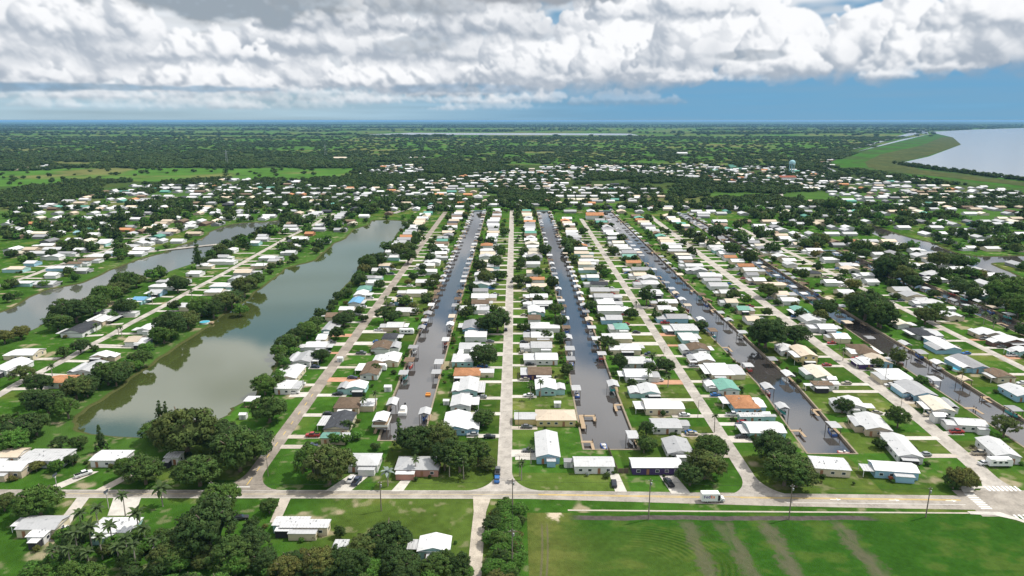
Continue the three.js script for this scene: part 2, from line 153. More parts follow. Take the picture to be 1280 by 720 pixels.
const LAKE=[[1071.8,1944.3],[1389,2330.5],[2220.5,3472.5],[3072.7,4905.2],[4259.5,7208.1],[5890.8,9017.5],[7872.2,10826.9],[9847.6,11398.2],[10885.6,9017.5],[1451.4,1176.7],[1140.9,1294.4],[1049.6,1418],[1043,1615.4],[1044.3,1779.9]];
const MARSH=[[1019,2018.8],[1313.4,2495.2],[1958,3363.1],[2988.5,4905.2],[3472.7,5398.7],[2302.8,3589.3],[1500.2,2495.2],[1123.9,2018.8],[1010.6,1721.5],[1012.3,1567],[1009.3,1362.3],[948.5,1278.5],[921.7,1478.3],[887.9,1640.7],[910.4,1779.9]];
const LEVEE=[[914,2018.8],[1145.2,2383],[1923.8,3589.3],[3132.8,5398.7],[4506.7,7208.1],[3157,4905.2],[2151.1,3363.1],[1433.6,2383],[1071.8,1944.3],[1044.3,1779.9],[1043,1615.4],[1035.8,1398.9],[1113.7,1262.9],[974.5,1101.3],[865.1,1163.5],[850.8,1362.3],[849.9,1640.7],[811.3,1721.5]];
const RIVER=[[918.4,2099.2],[819,1810.5],[758.4,1615.4],[734.1,1590.8],[784,1750.2],[879.1,2018.8]];
const RIVER2=[[1257.5,2684.6],[1588.4,3163.5],[2017.1,3847.7],[2866,5140.2],[4259.5,7208.1],[5752.2,9839.9],[4254.8,7725],[3549.6,6001.8],[2497.4,4494],[1757.2,3363.1],[1319.2,2684.6]];
const TREES=[[-148.1,189.8,15.5],[-160.9,192,8.6],[-91.9,189.8,13.5],[-76.9,191.1,6.5,"r"],[-78.9,182.5,5.3,"r"],[-87.5,172.2,19.3],[-92.4,167.8,13.5],[-76.9,162.9,13.1],[-73,167.8,10.1],[-35.9,170,15],[-51.6,178.4,4,"r"],[-41.8,165.7,11.1],[-29.7,159.6,12.9],[-21,158.6,10.7],[-52.5,160.3,10.8,"k"],[-43.6,158.9,10.7],[-60.9,159.6,9.9,"k"],[-58.7,166.4,5.4,"k"],[-68.3,162.3,8.7],[-18.3,163.6,5.7],[-14.7,160.3,6.5],[-62.6,208.5,17.9],[-69.6,213.9,13.9],[-106,207.5,17.3],[-96.3,217.2,20.2],[-94.5,225.9,16],[-120.1,228.9,24.7],[-129,235.2,18.1],[-109.6,232.1,17.9],[-100,257.7,17],[-124.9,208.5,15.2],[-132.6,211.7,9.3],[-153.3,231.4,8.9,"c"],[-146.4,260.7,4.6,"c"],[-143.4,260,4,"c"],[-137,245.3,14.1],[-113.9,286.1,12.9],[-108.8,294.5,8.1],[-188.4,240.5,18.4],[-185.7,230.2,14.2,"g"],[-194.7,263.9,16.7],[-184.4,260.7,13.2],[-187.1,245.3,13.8],[-197.4,245.3,12.5],[-169.1,232.1,8.9],[-162.9,234,7.8],[-158.2,221.8,6.3],[-168,217.2,6.2,"y"],[-160.9,217.2,5.6,"g"],[-36.4,230.2,16.6],[-28.2,231.4,14.9],[-42.9,234,6,"c"],[-19.1,217.2,14.6],[-24.5,218.3,11.3],[-12.9,222.9,10.3],[-9.3,218.3,7.3],[-12.6,254.7,10.4],[-14.8,320.7,15.9],[-9.8,380.1,18.7],[-16.8,380.1,13.1],[-29.4,408.2,10],[-27.1,419.1,8.2],[65.4,212.8,14.9],[59.4,208.5,11.4],[71.5,227.7,13.5],[74.1,228.9,10],[91.3,208.5,17.9],[93.4,222.9,17.2],[95,207.5,13.5],[153.8,253.2,10.3],[137.1,235.2,6],[149.4,206.5,10.2,"y"],[152.5,207.5,8.1,"y"],[147,206.5,7],[190.8,245.3,11.3],[138.1,267.1,8.8],[135.3,350.1,23.3],[128,355.4,13.1],[154.5,358.2,17.7],[156,339.7,5.9],[177.9,408.2,9],[51.5,244.6,7.5],[47.7,234,7.8],[48.1,231.4,6.5],[72.3,408.2,10],[74.3,314,10.6],[66.3,315.1,7.1],[48.5,347.4,11.2],[54.9,350.1,7.8],[52.3,318.4,9.5,"r"],[54.7,297.5,5.2,"r"],[87.5,404.7,6.9],[111.4,383.2,9.4],[87.9,438.4,12.8],[52.9,404.7,6.9],[-189.1,297.5,17.1],[-180.1,301.4,15.8],[-175.8,307.6,13.8],[-178.6,320.7,13.6],[-180.3,291.7,13.2],[-192.6,287.9,13],[-193.5,280.6,15.5],[-193.5,366.7,23.5],[-192.4,384.8,17.9],[-193.3,358.2,15.9],[-196.4,411.8,21.1],[-184.3,422.8,22.7],[-183.4,408.2,16.9],[-177.7,432.4,20],[-179.8,459.5,22.3],[-184.2,487.4,17.7],[-173,413.6,12.1,"g"],[-193.1,338.5,10.9,"g"],[-181.9,311.9,10.1,"g"],[-214.3,287.9,14.5],[-207,272,11.7],[-229.6,299.4,13.5],[-195.6,270.4,8.9],[-229.8,342.3,11],[-233.5,334.8,9.1],[-223.7,344.8,5.1],[-281.6,358.2,13.2,"y"],[-277.7,365.2,11.7,"y"],[-267.3,381.7,17.8],[-266.6,397.9,25.3],[-263.7,411.8,22.1],[-278.3,404.7,19.8],[-273,442.5,21.5],[-279.2,473.1,22.9],[-277.2,459.5,20],[-278.4,487.4,17.7],[-246.2,413.6,17.2],[-246.1,422.8,11.3],[-240.9,473.1,18.3],[-243,487.4,11.8],[-262.4,554.1,11.3,"c"],[-270.7,616.7,17.7],[-269.8,632.4,13.6],[-274.1,666.4,13.5],[-273.7,513.3,13.6,"g"],[-277.1,507.9,14.7,"g"],[-248.6,404.7,7.9,"g"],[-122,326.4,8.9],[-119.7,344.8,15.3],[-121.5,334.8,10.8],[-116.8,366.7,13.5],[-120.5,361,11.6],[-117.9,388,10.5],[-102,391.2,14.4],[-101.5,401.3,10.8],[-99.7,366.7,9],[-98.6,329.9,10.6],[-78.8,397.9,13.6],[-75,401.3,8.8],[-73.3,411.8,7],[-92.2,401.3,6.9],[-67.7,314,6.3],[-66,326.4,4.9],[-66.5,248.8,7,"r"],[-67.9,237.9,6.1,"g"],[-64.2,237.9,4.9,"g"],[-60.9,241.9,5.6,"g"],[-51.8,233.3,4.2],[-120.3,547.9,18.4],[-113.5,560.5,17.5],[-117.6,624.5,16.4],[-102.7,601.6,20.1],[-96.4,616.7,17.7],[-72.1,616.7,11.8],[-96.2,657.6,17.2],[-91.3,573.6,17.9],[-73.7,587.3,11.2],[-60,507.9,8.6],[-77.9,513.3,8.7],[-126.9,453,8.8],[-125.2,432.4,7.4],[-121.1,408.2,9],[-114.9,372.5,8.2],[-1.5,422.8,0.1],[15.7,446.6,7.6],[7.1,384.8,6.6],[3.3,384.8,4.7],[18,365.2,9],[25.8,361,8],[25.1,309.7,7.7,"r"],[28.5,388,10.5],[31.9,422.8,9.3],[31.8,487.4,11.8],[18.4,527.2,10.1],[29.8,609.1,14.5],[41.9,616.7,11.8],[47.3,640.6,18.3],[8.8,616.7,10.3],[-15.4,557.3,14.7],[-28,541.8,14.3],[-21.6,497.5,15.6],[-11.1,513.3,13.6],[-30.5,475.4,10.3],[-13.2,616.7,13.2],[-24.7,670.9,11.2],[206.1,404.7,24.7],[209.3,391.2,22],[227.1,411.8,22.1],[222.4,422.8,20.6],[217.2,388,17.1],[204.5,411.8,17.1],[294.7,513.3,27.2],[295.2,497.5,21.6],[294.5,524.4,22.7],[292.6,482.6,15.2],[248.1,396.2,16.5],[257.5,401.3,14.7],[296.7,507.9,18.4],[287.2,415.4,11.1],[290.6,459.5,10],[328.8,442.5,26.9],[320.2,419.1,20.4],[304.9,419.1,12.3],[308.5,408.2,13],[329.2,450.8,16.4],[345.6,450.8,16.4],[301.4,396.2,10.7],[291.6,372.5,9.2],[193.8,322.9,9.6],[180.2,320.7,8],[188.7,297.5,7.4,"g"],[188.4,344.8,5.1],[176.5,459.5,15.6],[203.9,573.6,15.1],[236.9,616.7,16.2],[276.2,640.6,18.3],[298.8,657.6,21.9],[323.5,640.6,12.2],[286.3,573.6,13.7],[350.2,554.1,19.9],[367.4,560.5,17.5],[332.8,535.9,14.2],[291.2,649,15.4],[252.9,694.2,18.1],[229.3,684.7,17.9],[438.1,939.8,26.5],[178.8,694.2,16.5],[185,670.9,17.5],[215.9,694.2,21.4],[197.7,609.1,16],[190.8,649,12.4]];
const PALMS=[[-128.8,180,5.2],[-123.6,180,5.2],[-119.6,186.7,4.4],[-112.3,194.8,6.6],[-111,178.4,5.7],[-121.3,172.2,5.5],[-116.4,173.8,5.1],[-122,167.1,4.9],[-108.1,167.1,4.9],[-105.3,171.5,4.6],[-115.7,167.8,4.5],[-108.4,163.6,4.8],[-103.3,162.3,4.4],[-115.9,162.3,4.4],[-119.5,160.3,4.3],[-124.2,160.9,3.9],[-99.6,165.7,3.6],[-42.6,207.5,5.4,"b"],[2.5,211.7,1.1],[11.8,284.2,3.9],[7.1,280.6,3.9],[6,222.9,2.6],[-22.4,213.9,3.3],[-17.4,212.8,3.6],[-26.6,216.1,3.4],[-34.2,215,2.5],[71.1,317.3,5.5],[69,322.9,6.4],[79.2,248.8,3.2],[-63.8,268.7,4.1],[-59.1,270.4,3.4],[-198.7,286.1,5.7],[-191.2,291.7,5.1],[-192.2,284.2,4.6],[-226.6,372.5,3.7],[-223.1,369.6,3.6],[-243.4,442.5,4.8],[-205.8,547.9,5.3],[-83.8,430.5,6.3],[-35.7,419.1,5.1],[-8.9,404.7,4.9],[87.5,297.5,3.7],[168.9,332.3,3.3],[283.8,388,5.7],[283.5,396.2,5.3],[195.6,397.9,4.9],[62.9,301.4,4.5],[71,295.5,3.7],[52.9,573.6,5.5],[78.3,422.8,4.1],[-219.1,303.5,4.5],[-199.4,272,4.1],[-221.4,453,4.9],[208.6,299.4,3],[-243,378.6,4.2]];

const STREET = { S0: -90.5, S1: -3.4, S2: 81, S3: 164, S4: 252, S5: 338 };
const STREET_END = { S0: 915, S1: 935, S2: 850, S3: 880, S4: 800, S5: 640 };
const CANALS = {
  C1: { l: [[-52.5, 241], [-54, 275], [-56, 410], [-57, 930]], r: [[-35, 241], [-35.5, 275], [-36.5, 410], [-38, 930]] },
  C2: { l: [[26, 234], [26.5, 300], [29.5, 410], [30, 930]], r: [[47, 234], [46.5, 300], [47, 410], [49, 930]] },
  C3: { l: [[108.5, 231], [114, 300], [111, 420], [114, 930]], r: [[127, 231], [132, 300], [131, 420], [132, 930]] },
  C4: { l: [[192, 218], [195, 340], [202, 520], [211, 700], [213, 900]], r: [[209, 218], [213, 340], [216, 520], [226, 700], [229, 900]] },
  C5: { l: [[291, 330], [294, 480], [291, 600], [290, 640]], r: [[308, 330], [312, 480], [308, 600], [306, 640]] },
};
const lerpX = (line, D) => { if (D <= line[0][1]) return line[0][0]; for (let k = 1; k < line.length; k++) if (D <= line[k][1]) { const [a, b] = [line[k - 1], line[k]]; return mix(a[0], b[0], (D - a[1]) / (b[1] - a[1])); } return line[line.length - 1][0]; };
const inside = (poly, x, y) => { let c = false; for (let i = 0, j = poly.length - 1; i < poly.length; j = i++) { const [a, b] = poly[i], [p, q] = poly[j]; if ((b > y) !== (q > y) && x < (p - a) * (y - b) / (q - b) + a) c = !c; } return c; };
const distLine = (line, x, y) => { let m = 1e9; for (let k = 1; k < line.length; k++) { const [a, b] = line[k - 1], [p, q] = line[k], u = p - a, v = q - b, t = clamp(((x - a) * u + (y - b) * v) / (u * u + v * v)); m = Math.min(m, Math.hypot(x - a - t * u, y - b - t * v)); } return m; };
// a smooth, slightly uneven shore from the surveyed corners
function shore(poly, wob, seed) { const c = new THREE.CatmullRomCurve3(poly.map(([x, y]) => new THREE.Vector3(x, y, 0)), true, 'centripetal'); return c.getPoints(poly.length * 5).slice(0, -1).map((p, k) => [p.x + (fbm(k * 0.45, seed) - 0.5) * wob, p.y + (fbm(k * 0.45, seed + 40) - 0.5) * wob]); }
const grow0 = (poly, d) => grow(poly, d);
function grow(poly, d) { const n = poly.length; let area = 0; for (let k = 0; k < n; k++) { const [a, b] = poly[k], [p, q] = poly[(k + 1) % n]; area += a * q - p * b; } const s = Math.sign(area); return poly.map((p, k) => { const a = poly[(k + n - 1) % n], b = poly[(k + 1) % n], tx = b[0] - a[0], ty = b[1] - a[1], l = Math.hypot(tx, ty) || 1; return [p[0] + s * ty / l * d, p[1] - s * tx / l * d]; }); }
const PONDS = [shore(POND, 5, 3), grow(shore(POND2, 6, 11), 4), shore(CURVE, 2, 21)];
const canalPoly = (c) => [...c.l, ...[...c.r].reverse()];
const POLYS = Object.values(CANALS).map(canalPoly);
const isWater = (x, D, pad = 0) => POLYS.some((p) => inside(p, x, D)) || PONDS.some((p) => inside(p, x, D)) || (pad && [[pad, 0], [-pad, 0], [0, pad], [0, -pad]].some(([a, b]) => isWater(x + a, D + b)));
const inFrame = (x, D, m = 0) => Math.abs(x) < (640 / 853) * (D * 0.971 + 28) + m && D > 150;

// ---------- names, labels, parts ----------
const taken = {};
const numbered = (n) => { const k = taken[n] ?? 0; taken[n] = k + 1; return k ? n + '_' + String(k).padStart(3, '0') : n; };
const put = (o, x, D, turn = 0, y = 0) => { o.position.set(x, y, -D); o.rotation.y = turn; return o; };
function mesh(name, geo, mat, parent) { const m = new THREE.Mesh(geo, mat); m.name = name; m.castShadow = m.receiveShadow = true; (parent ?? scene).add(m); return m; }
function thing(name, label, category, group) { const o = new THREE.Group(); o.name = numbered(name); o.userData = { label, category }; if (group) o.userData.group = group; scene.add(o); return o; }
function tag(o, label, category, group) { o.userData = { label, category }; if (group) o.userData.group = group; return o; }
function struct(name, geo, mat, label) { const m = mesh(numbered(name), geo, mat); m.userData = { kind: 'structure', label }; return m; }
function stuff(o, name, label) { o.name = numbered(name); o.userData = { kind: 'stuff', label }; o.castShadow = o.receiveShadow = true; scene.add(o); return o; }
const ord = (n) => n + (n % 100 > 10 && n % 100 < 14 ? 'th' : ['th', 'st', 'nd', 'rd'][n % 10] ?? 'th');

// ---------- materials ----------
function tex(w, h, f, srgb = true, repeat) {   // f(x, y) gives linear rgb 0..1
  const d = new Uint8Array(w * h * 4), e = (v) => 255 * (srgb ? (v <= 0.0031308 ? v * 12.92 : 1.055 * v ** (1 / 2.4) - 0.055) : v);
  for (let j = 0; j < h; j++) for (let i = 0; i < w; i++) { const c = f((i + 0.5) / w, (j + 0.5) / h), p = (j * w + i) * 4; d[p] = e(clamp(c[0])); d[p + 1] = e(clamp(c[1])); d[p + 2] = e(clamp(c[2])); d[p + 3] = 255; }
  const t = new THREE.DataTexture(d, w, h); t.wrapS = t.wrapT = THREE.RepeatWrapping; t.magFilter = THREE.LinearFilter; t.minFilter = THREE.LinearMipmapLinearFilter; t.generateMipmaps = true;
  if (srgb) t.colorSpace = THREE.SRGBColorSpace; if (repeat) t.repeat.set(...repeat); t.needsUpdate = true; return t;
}
const tile = (n) => (x, y, o = 4, k = 1) => { let s = 0, a = 0.5, t = 0, q = n * k; for (let m = 0; m < o; m++) { const X = x * q, Y = y * q, i = Math.floor(X), j = Math.floor(Y); let u = X - i, v = Y - j; u = u * u * (3 - 2 * u); v = v * v * (3 - 2 * v); const h = (p, r) => hash(((p % q) + q) % q + m * 71, ((r % q) + q) % q); s += a * (mix(mix(h(i, j), h(i + 1, j), u), mix(h(i, j + 1), h(i + 1, j + 1), u), v)); t += a; a *= 0.5; q *= 2; } return s / t; };
const t8 = tile(8);
const std = (c, o = {}) => (o.roughness ?? 0.85) < 0.7 ? new THREE.MeshStandardMaterial({ color: new THREE.Color().setRGB(...c), ...o }) : new THREE.MeshPhysicalMaterial({ color: new THREE.Color().setRGB(...c), roughness: 0.9, specularIntensity: 0.1, ...o });
// roof sheet: 8 x 8 m, panel laps every 1 m, rain streaks and mildew down the slope
const roofTex = tex(512, 512, (x, y) => { const n = t8(x, y * 0.25, 5, 2), m = t8(x, y, 5), seam = Math.abs(((x * 8) % 1) - 0.5) > 0.47 ? 0.86 : 1; const v = (0.88 + 0.16 * (n - 0.3)) * seam * (1 - 0.2 * sstep(0.6, 0.85, m)); return [v, v * 0.995, v * 0.985]; });
const roofBump = tex(256, 256, (x) => { const s = Math.abs(((x * 8) % 1) - 0.5) > 0.46 ? 1 : 0.2; return [s, s, s]; }, false);
const shingleTex = tex(512, 512, (x, y) => { const n = t8(x, y, 4, 8), m = t8(x, y, 4), r = (y * 48) % 1 < 0.14 ? 0.8 : 1; const v = (0.62 + 0.6 * (n - 0.3) * 0.9 + 0.4 * (m - 0.5)) * r; return [v, v, v]; });
for (const t of [roofTex, roofBump, shingleTex]) t.repeat.set(1 / 8, 1 / 8);
const wallTex = tex(256, 256, (x, y) => { const l = (y * 20) % 1 < 0.12 ? 0.85 : 1, n = t8(x, y, 4); const v = l * (0.85 + 0.25 * (n - 0.4)); return [v, v, v]; }); wallTex.repeat.set(1 / 4, 1 / 4);
const ROOF = {}, roofCol = { w: [.68, .685, .69], l: [.47, .475, .485], g: [.30, .30, .31], d: [.085, .09, .10], b: [.24, .175, .125], t: [.62, .52, .40], o: [.55, .27, .14], r: [.35, .13, .09], n: [.14, .34, .27], u: [.16, .42, .68], c: [.70, .64, .52], a: [.35, .58, .62] };
for (const k in roofCol) { const sh = 'dbor'.includes(k); ROOF[k] = [0, 1, 2].map((i) => std(roofCol[k].map((v) => v * [1.0, 0.9, 0.78][i]), { map: sh ? shingleTex : roofTex, bumpMap: sh ? null : roofBump, bumpScale: 0.03, roughness: sh ? 0.95 : 0.5, metalness: 0 })); }
const ribTex = tex(512, 512, (x, y) => { const m = t8(x, y, 5), n = t8(x, y * 0.25, 4, 2), s = ((x * 8 / 1.0) % 1) < 0.22 ? 0.74 : 1, v = s * (0.9 + 0.2 * (n - 0.4)) * (1 - 0.25 * sstep(0.55, 0.8, m)); return [v, v, v * 0.99]; }); ribTex.repeat.set(1 / 8, 1 / 8);
ROOF.pan = [0.68, 0.60, 0.5].map((v) => std([v, v, v * 1.01], { map: ribTex, roughness: 0.6 }));
const roofName = { w: 'white', l: 'pale grey', g: 'grey', d: 'dark grey', b: 'brown', t: 'beige', o: 'terracotta', r: 'red brown', n: 'green', u: 'blue', c: 'cream', a: 'aqua' };
const wallCol = { w: [.72, .72, .70], c: [.68, .60, .44], y: [.66, .54, .26], a: [.36, .58, .56], u: [.30, .50, .62], v: [.085, .06, .15], p: [.50, .27, .22], n: [.36, .50, .38], t: [.55, .46, .34], b: [.16, .10, .08], g: [.45, .46, .46] };
const WALL = {}; for (const k in wallCol) WALL[k] = std(wallCol[k], { map: wallTex });
const glass = std([.03, .04, .05], { roughness: 0.12 }), trim = std([.75, .75, .73], { roughness: 0.6 }), darkScreen = std([.045, .045, .05], { roughness: 0.9 }), doorMat = std([.30, .16, .09]), wood = std([.36, .27, .18], { roughness: 0.95 }), oldWood = std([.13, .10, .075], { roughness: 0.95 }), steel = std([.45, .46, .47], { roughness: 0.45, metalness: 0.6 }), tyre = std([.02, .02, .02]), whitePaint = std([.78, .78, .77], { roughness: 0.4 });
const concTex = tex(512, 512, (x, y) => { const n = t8(x, y, 5, 4), m = t8(x, y, 5), v = 0.84 + 0.22 * (n - 0.5) + 0.35 * (m - 0.5); return [v, v * (0.99 - 0.03 * m), v * (0.97 - 0.06 * m)]; }); concTex.repeat.set(1 / 12, 1 / 12);
const concrete = std([.56, .53, .49], { map: concTex }), concrete2 = std([.50, .455, .40], { map: concTex }), concreteW = std([.60, .58, .54], { map: concTex }), paver = std([.52, .30, .20], { map: concTex });

// ---------- ground ----------
const grassBump = tex(512, 512, (x, y) => { const v = t8(x, y, 4, 16); return [v, v, v]; }, false);
const laneOf = (x) => { let best = null, m = 1e9; for (const k in STREET) { const d = Math.abs(x - STREET[k]); if (d < m) { m = d; best = k; } } return [best, m]; };
const lotTone = {};
function groundColor(x, D) {
  const n1 = fbm(x * 0.011 + 5, D * 0.011, 4), n2 = fbm(x * 0.07, D * 0.07 + 30, 4), n3 = fbm(x * 0.45, D * 0.45 + 9, 3);
  let dry = sstep(0.5, 0.72, n1 * 0.5 + n2 * 0.5) * 0.75, tone = 1;
  if (D > 204 && x > -128) {                      // mown lots: every yard its own green
    const [k, m] = laneOf(x), side = x < STREET[k] ? 0 : 1, lot = Math.floor((D + side * 7 + (k.charCodeAt(1) - 48) * 5) / 17.6), h = hash(lot * 7 + side, k.charCodeAt(1) + 31);
    tone = 0.8 + 0.42 * h; dry = clamp(dry * 0.6 + (hash(lot + 91, side + k.charCodeAt(1) * 3) > 0.78 ? 0.45 : 0));
    if (((D + side * 7) * 1.2 | 0) % 2) tone *= 1.025;
  }
  const wild = x < -128 ? sstep(26, 0, Math.min(distLine(POND, x, D), distLine(POND2, x, D)) - 2) : 0;
  if (D < 200 && x > -70 && x < 0) dry = clamp(dry + 0.45 * sstep(-70, -50, x));
  let c = [mix(0.039, 0.100, dry), mix(0.098, 0.116, dry), mix(0.013, 0.028, dry)];
  const v = tone * (0.46 + 0.58 * n2 + 0.54 * n3);
  c = c.map((q) => q * v);
  if (wild > 0) { const w = wild * sstep(0.3, 0.6, n2 + 0.1); c = [mix(c[0], 0.07, w * 0.6), mix(c[1], 0.13, w * 0.6), mix(c[2], 0.03, w * 0.6)]; }
  const bare = Math.max(sstep(0.70, 0.80, fbm(x * 0.09 + 71, D * 0.09 + 13, 4)) * 0.8, sstep(0.66, 0.78, fbm(x * 0.28 + 31, D * 0.28 + 7, 3)) * 0.3); if (bare > 0) c = [mix(c[0], 0.34, bare), mix(c[1], 0.28, bare), mix(c[2], 0.19, bare)];
  return c;
}
const GX0 = -560, GX1 = 560, GD0 = 90, GD1 = 1010;
{
  const map = tex(2048, 2048, (u, v) => groundColor(mix(GX0, GX1, u), mix(GD0, GD1, v)));
  const sh = new THREE.Shape([[GX0, GD0], [GX1, GD0], [GX1, GD1], [GX0, GD1]].map((p) => new THREE.Vector2(...p)));
  for (const p of [...POLYS, ...PONDS]) sh.holes.push(new THREE.Path(p.map((q) => new THREE.Vector2(...q))));
  const geo = new THREE.ShapeGeometry(sh), uv = geo.attributes.uv; for (let k = 0; k < uv.count; k++) uv.setXY(k, (uv.getX(k) - GX0) / (GX1 - GX0), (uv.getY(k) - GD0) / (GD1 - GD0));
  geo.rotateX(-PI / 2);
  const bump = grassBump; bump.repeat.set((GX1 - GX0) / 24, (GD1 - GD0) / 24);
  struct('ground', geo, new THREE.MeshPhysicalMaterial({ map, bumpMap: bump, bumpScale: 0.25, roughness: 1, specularIntensity: 0 }), 'mown green yards and verges around the canals');
}
// open country beyond the town: fields, scrub and woods, surveyed from the picture
const FIELDS = [[-1180, 1480, 330, 260, 1], [-800, 1600, 420, 210, 1], [-300, 2350, 500, 140, .6], [-1500, 2900, 900, 330, .8], [-600, 3000, 420, 300, .9], [-2600, 3200, 900, 300, .7], [90, 2350, 420, 420, .75], [420, 2100, 380, 220, .8], [650, 2600, 420, 330, .8], [950, 3300, 700, 420, .9], [-300, 3600, 700, 420, .85], [-1100, 4300, 1100, 350, .9], [400, 4200, 700, 330, .8], [1500, 4200, 700, 420, .8], [-2600, 5200, 1500, 420, .8], [1700, 5600, 1200, 420, .9], [300, 5400, 900, 300, .7], [-1200, 6800, 2200, 500, .8], [2200, 7600, 2000, 520, .8], [-4000, 7600, 1600, 600, .9], [-500, 9300, 3000, 600, .9], [3500, 10500, 2600, 700, .8], [-5500, 11000, 2600, 900, .8]];
function fieldness(x, D) {
  let f = 0; const wx = x + (fbm(x * 0.004, D * 0.004, 3) - 0.5) * 260, wd = D + (fbm(x * 0.004 + 30, D * 0.004 + 8, 3) - 0.5) * 220;
  for (const [a, b, w, d, s] of FIELDS) { const q = Math.max(Math.abs(wx - a) / w, Math.abs(wd - b) / d); if (q < 1) f = Math.max(f, s * sstep(1, 0.88, q)); }
  if (D > 1900 && D < 4200) f = Math.max(f, 0.7 * sstep(0.56, 0.62, fbm(x * 0.0014 + 7, D * 0.0016, 3)));
  if (D > 3500) { const cell = hash(Math.floor(x / (D * 0.13)) + 40, Math.floor(Math.log(D) * 17)); if (cell > (D > 9000 ? 0.78 : 0.58)) f = Math.max(f, 0.85); }
  return f;
}
const townMask = (x, D) => sstep(1700, 1000, D) * sstep(900, 500, Math.abs(x)) * 0.05 + fbm(x * 0.0065 + 9, D * 0.0034 + 2, 3) - sstep(1700, 2700, D) * 0.16 + (x < -350 && D > 1300 ? -0.25 : 0);
function farColor(x, D) {
  const n = fbm(x * 0.006, D * 0.006, 4), m = fbm(x * 0.03, D * 0.03, 3), f = fieldness(x, D) * sstep(0.25, 0.4, m + 0.1);
  const wood = [0.032 + 0.02 * m, 0.052 + 0.03 * m, 0.02], dry = sstep(0.45, 0.65, n), town = D < 1400 ? sstep(1400, 1020, D) * 0.7 : 0;
  const field = [mix(0.062, 0.13, dry), mix(0.14, 0.14, dry), mix(0.025, 0.05, dry)].map((q) => q * (0.75 + 0.5 * m)), q = Math.max(f, town);
  return wood.map((w, k) => mix(w, field[k], q));
}
function farSheet(x0, x1, d0, d1, hole, label, w = 2048, h = 2048) {
  const map = tex(w, h, (u, v) => farColor(mix(x0, x1, u), mix(d0, d1, v)));
  const sh = new THREE.Shape([[x0, d0], [x1, d0], [x1, d1], [x0, d1]].map((p) => new THREE.Vector2(...p))); if (hole) sh.holes.push(new THREE.Path(hole.map((q) => new THREE.Vector2(...q))));
  const geo = new THREE.ShapeGeometry(sh), uv = geo.attributes.uv; for (let k = 0; k < uv.count; k++) uv.setXY(k, (uv.getX(k) - x0) / (x1 - x0), (uv.getY(k) - d0) / (d1 - d0));
  struct('terrain', geo.rotateX(-PI / 2), new THREE.MeshPhysicalMaterial({ map, roughness: 1, specularIntensity: 0 }), label);
}
farSheet(-3200, 3200, GD1, 5200, null, 'fields and woodland floor beyond the town');
farSheet(-1500, GX0, GD0, GD1, null, 'ground of the neighbourhood left of the ponds', 512, 512);
farSheet(GX1, 1500, GD0, GD1, null, 'ground of the neighbourhood on the far right', 512, 512);
farSheet(-14000, -3200, 1010, 14000, null, 'distant plain on the left', 1024, 1024);
farSheet(3200, 14000, 1010, 14000, null, 'distant plain on the right', 1024, 1024);
farSheet(-3200, 3200, 5200, 14000, null, 'distant plain of fields and woods', 1024, 1024);
farSheet(-60000, 60000, 14000, 60000, null, 'plain running out to the horizon', 1024, 1024);

// ---------- water ----------
const rip = tex(512, 512, (x, y) => { const v = 0.6 * t8(x, y, 4, 8) + 0.4 * t8(x, y, 3); return [v, v, v]; }, false);
const water = (c, k, r = 0.05, n = 1.9) => { const b = rip.clone(); b.repeat.set(1 / k, 1 / k); return new THREE.MeshPhysicalMaterial({ color: new THREE.Color().setRGB(...c), roughness: r, bumpMap: b, bumpScale: 0.004, ior: n }); };
const canalWater = water([.050, .045, .042], 14, 0.025, 2.15), pondWater = water([.050, .064, .018], 20, 0.02, 2.3), lakeWater = water([.25, .25, .25], 60, 0.15);
const flat = (poly, y) => { const g = new THREE.ShapeGeometry(new THREE.Shape(poly.map((p) => new THREE.Vector2(...p)))).rotateX(-PI / 2); g.translate(0, y, 0); return g; };
const canalNames = { C1: 'canal left of centre', C2: 'first canal right of centre', C3: 'second canal right of centre', C4: 'third canal right of centre', C5: 'fourth canal right of centre' };
for (const k in CANALS) struct('canal_water', flat(grow(canalPoly(CANALS[k]), 0.3), -0.9), canalWater, 'still grey water of the ' + canalNames[k]);
struct('pond_water', flat(grow(PONDS[0], 1.5), -0.5), pondWater, 'green water of the big pond on the left');
struct('pond_water', flat(grow(PONDS[1], 1.5), -0.5), water([.080, .084, .062], 20, 0.05, 2.3), 'grey water of the narrow pond at far left');
struct('canal_water', flat(grow(PONDS[2], 1.5), -0.5), canalWater, 'winding canal at upper right');
function bank(poly, name, label, m) { const q = grow(poly, -2.2), r = grow(poly, 0.4), P = [], I = [], U = [], n = poly.length; for (let k = 0; k <= n; k++) { const a = r[k % n], b = q[k % n]; P.push(a[0], 0.03, -a[1], b[0], -0.7, -b[1]); U.push(k, 0, k, 1); if (k < n) I.push(k * 2, k * 2 + 1, k * 2 + 2, k * 2 + 1, k * 2 + 3, k * 2 + 2); } const g = new THREE.BufferGeometry(); g.setAttribute('position', new THREE.Float32BufferAttribute(P, 3)); g.setAttribute('uv', new THREE.Float32BufferAttribute(U, 2)); g.setIndex(I); g.computeVertexNormals(); const nn = g.attributes.normal; if (nn.getY(2) < 0) { for (let k = 0; k < I.length; k += 3) [I[k], I[k + 1]] = [I[k + 1], I[k]]; g.setIndex(I); g.computeVertexNormals(); } struct(name, g, m, label); }
const bankMat = std([.085, .095, .035], { map: tex(256, 256, (x, y) => { const v = 0.5 + 0.9 * (t8(x, y, 5, 2) - 0.2); return [v, v, v * 0.9]; }) });
bank(PONDS[0], 'pond_bank', 'grassy bank round the big pond', bankMat); bank(PONDS[1], 'pond_bank', 'grassy bank round the narrow pond', bankMat); bank(PONDS[2], 'canal_bank', 'grassy bank of the winding canal', bankMat);
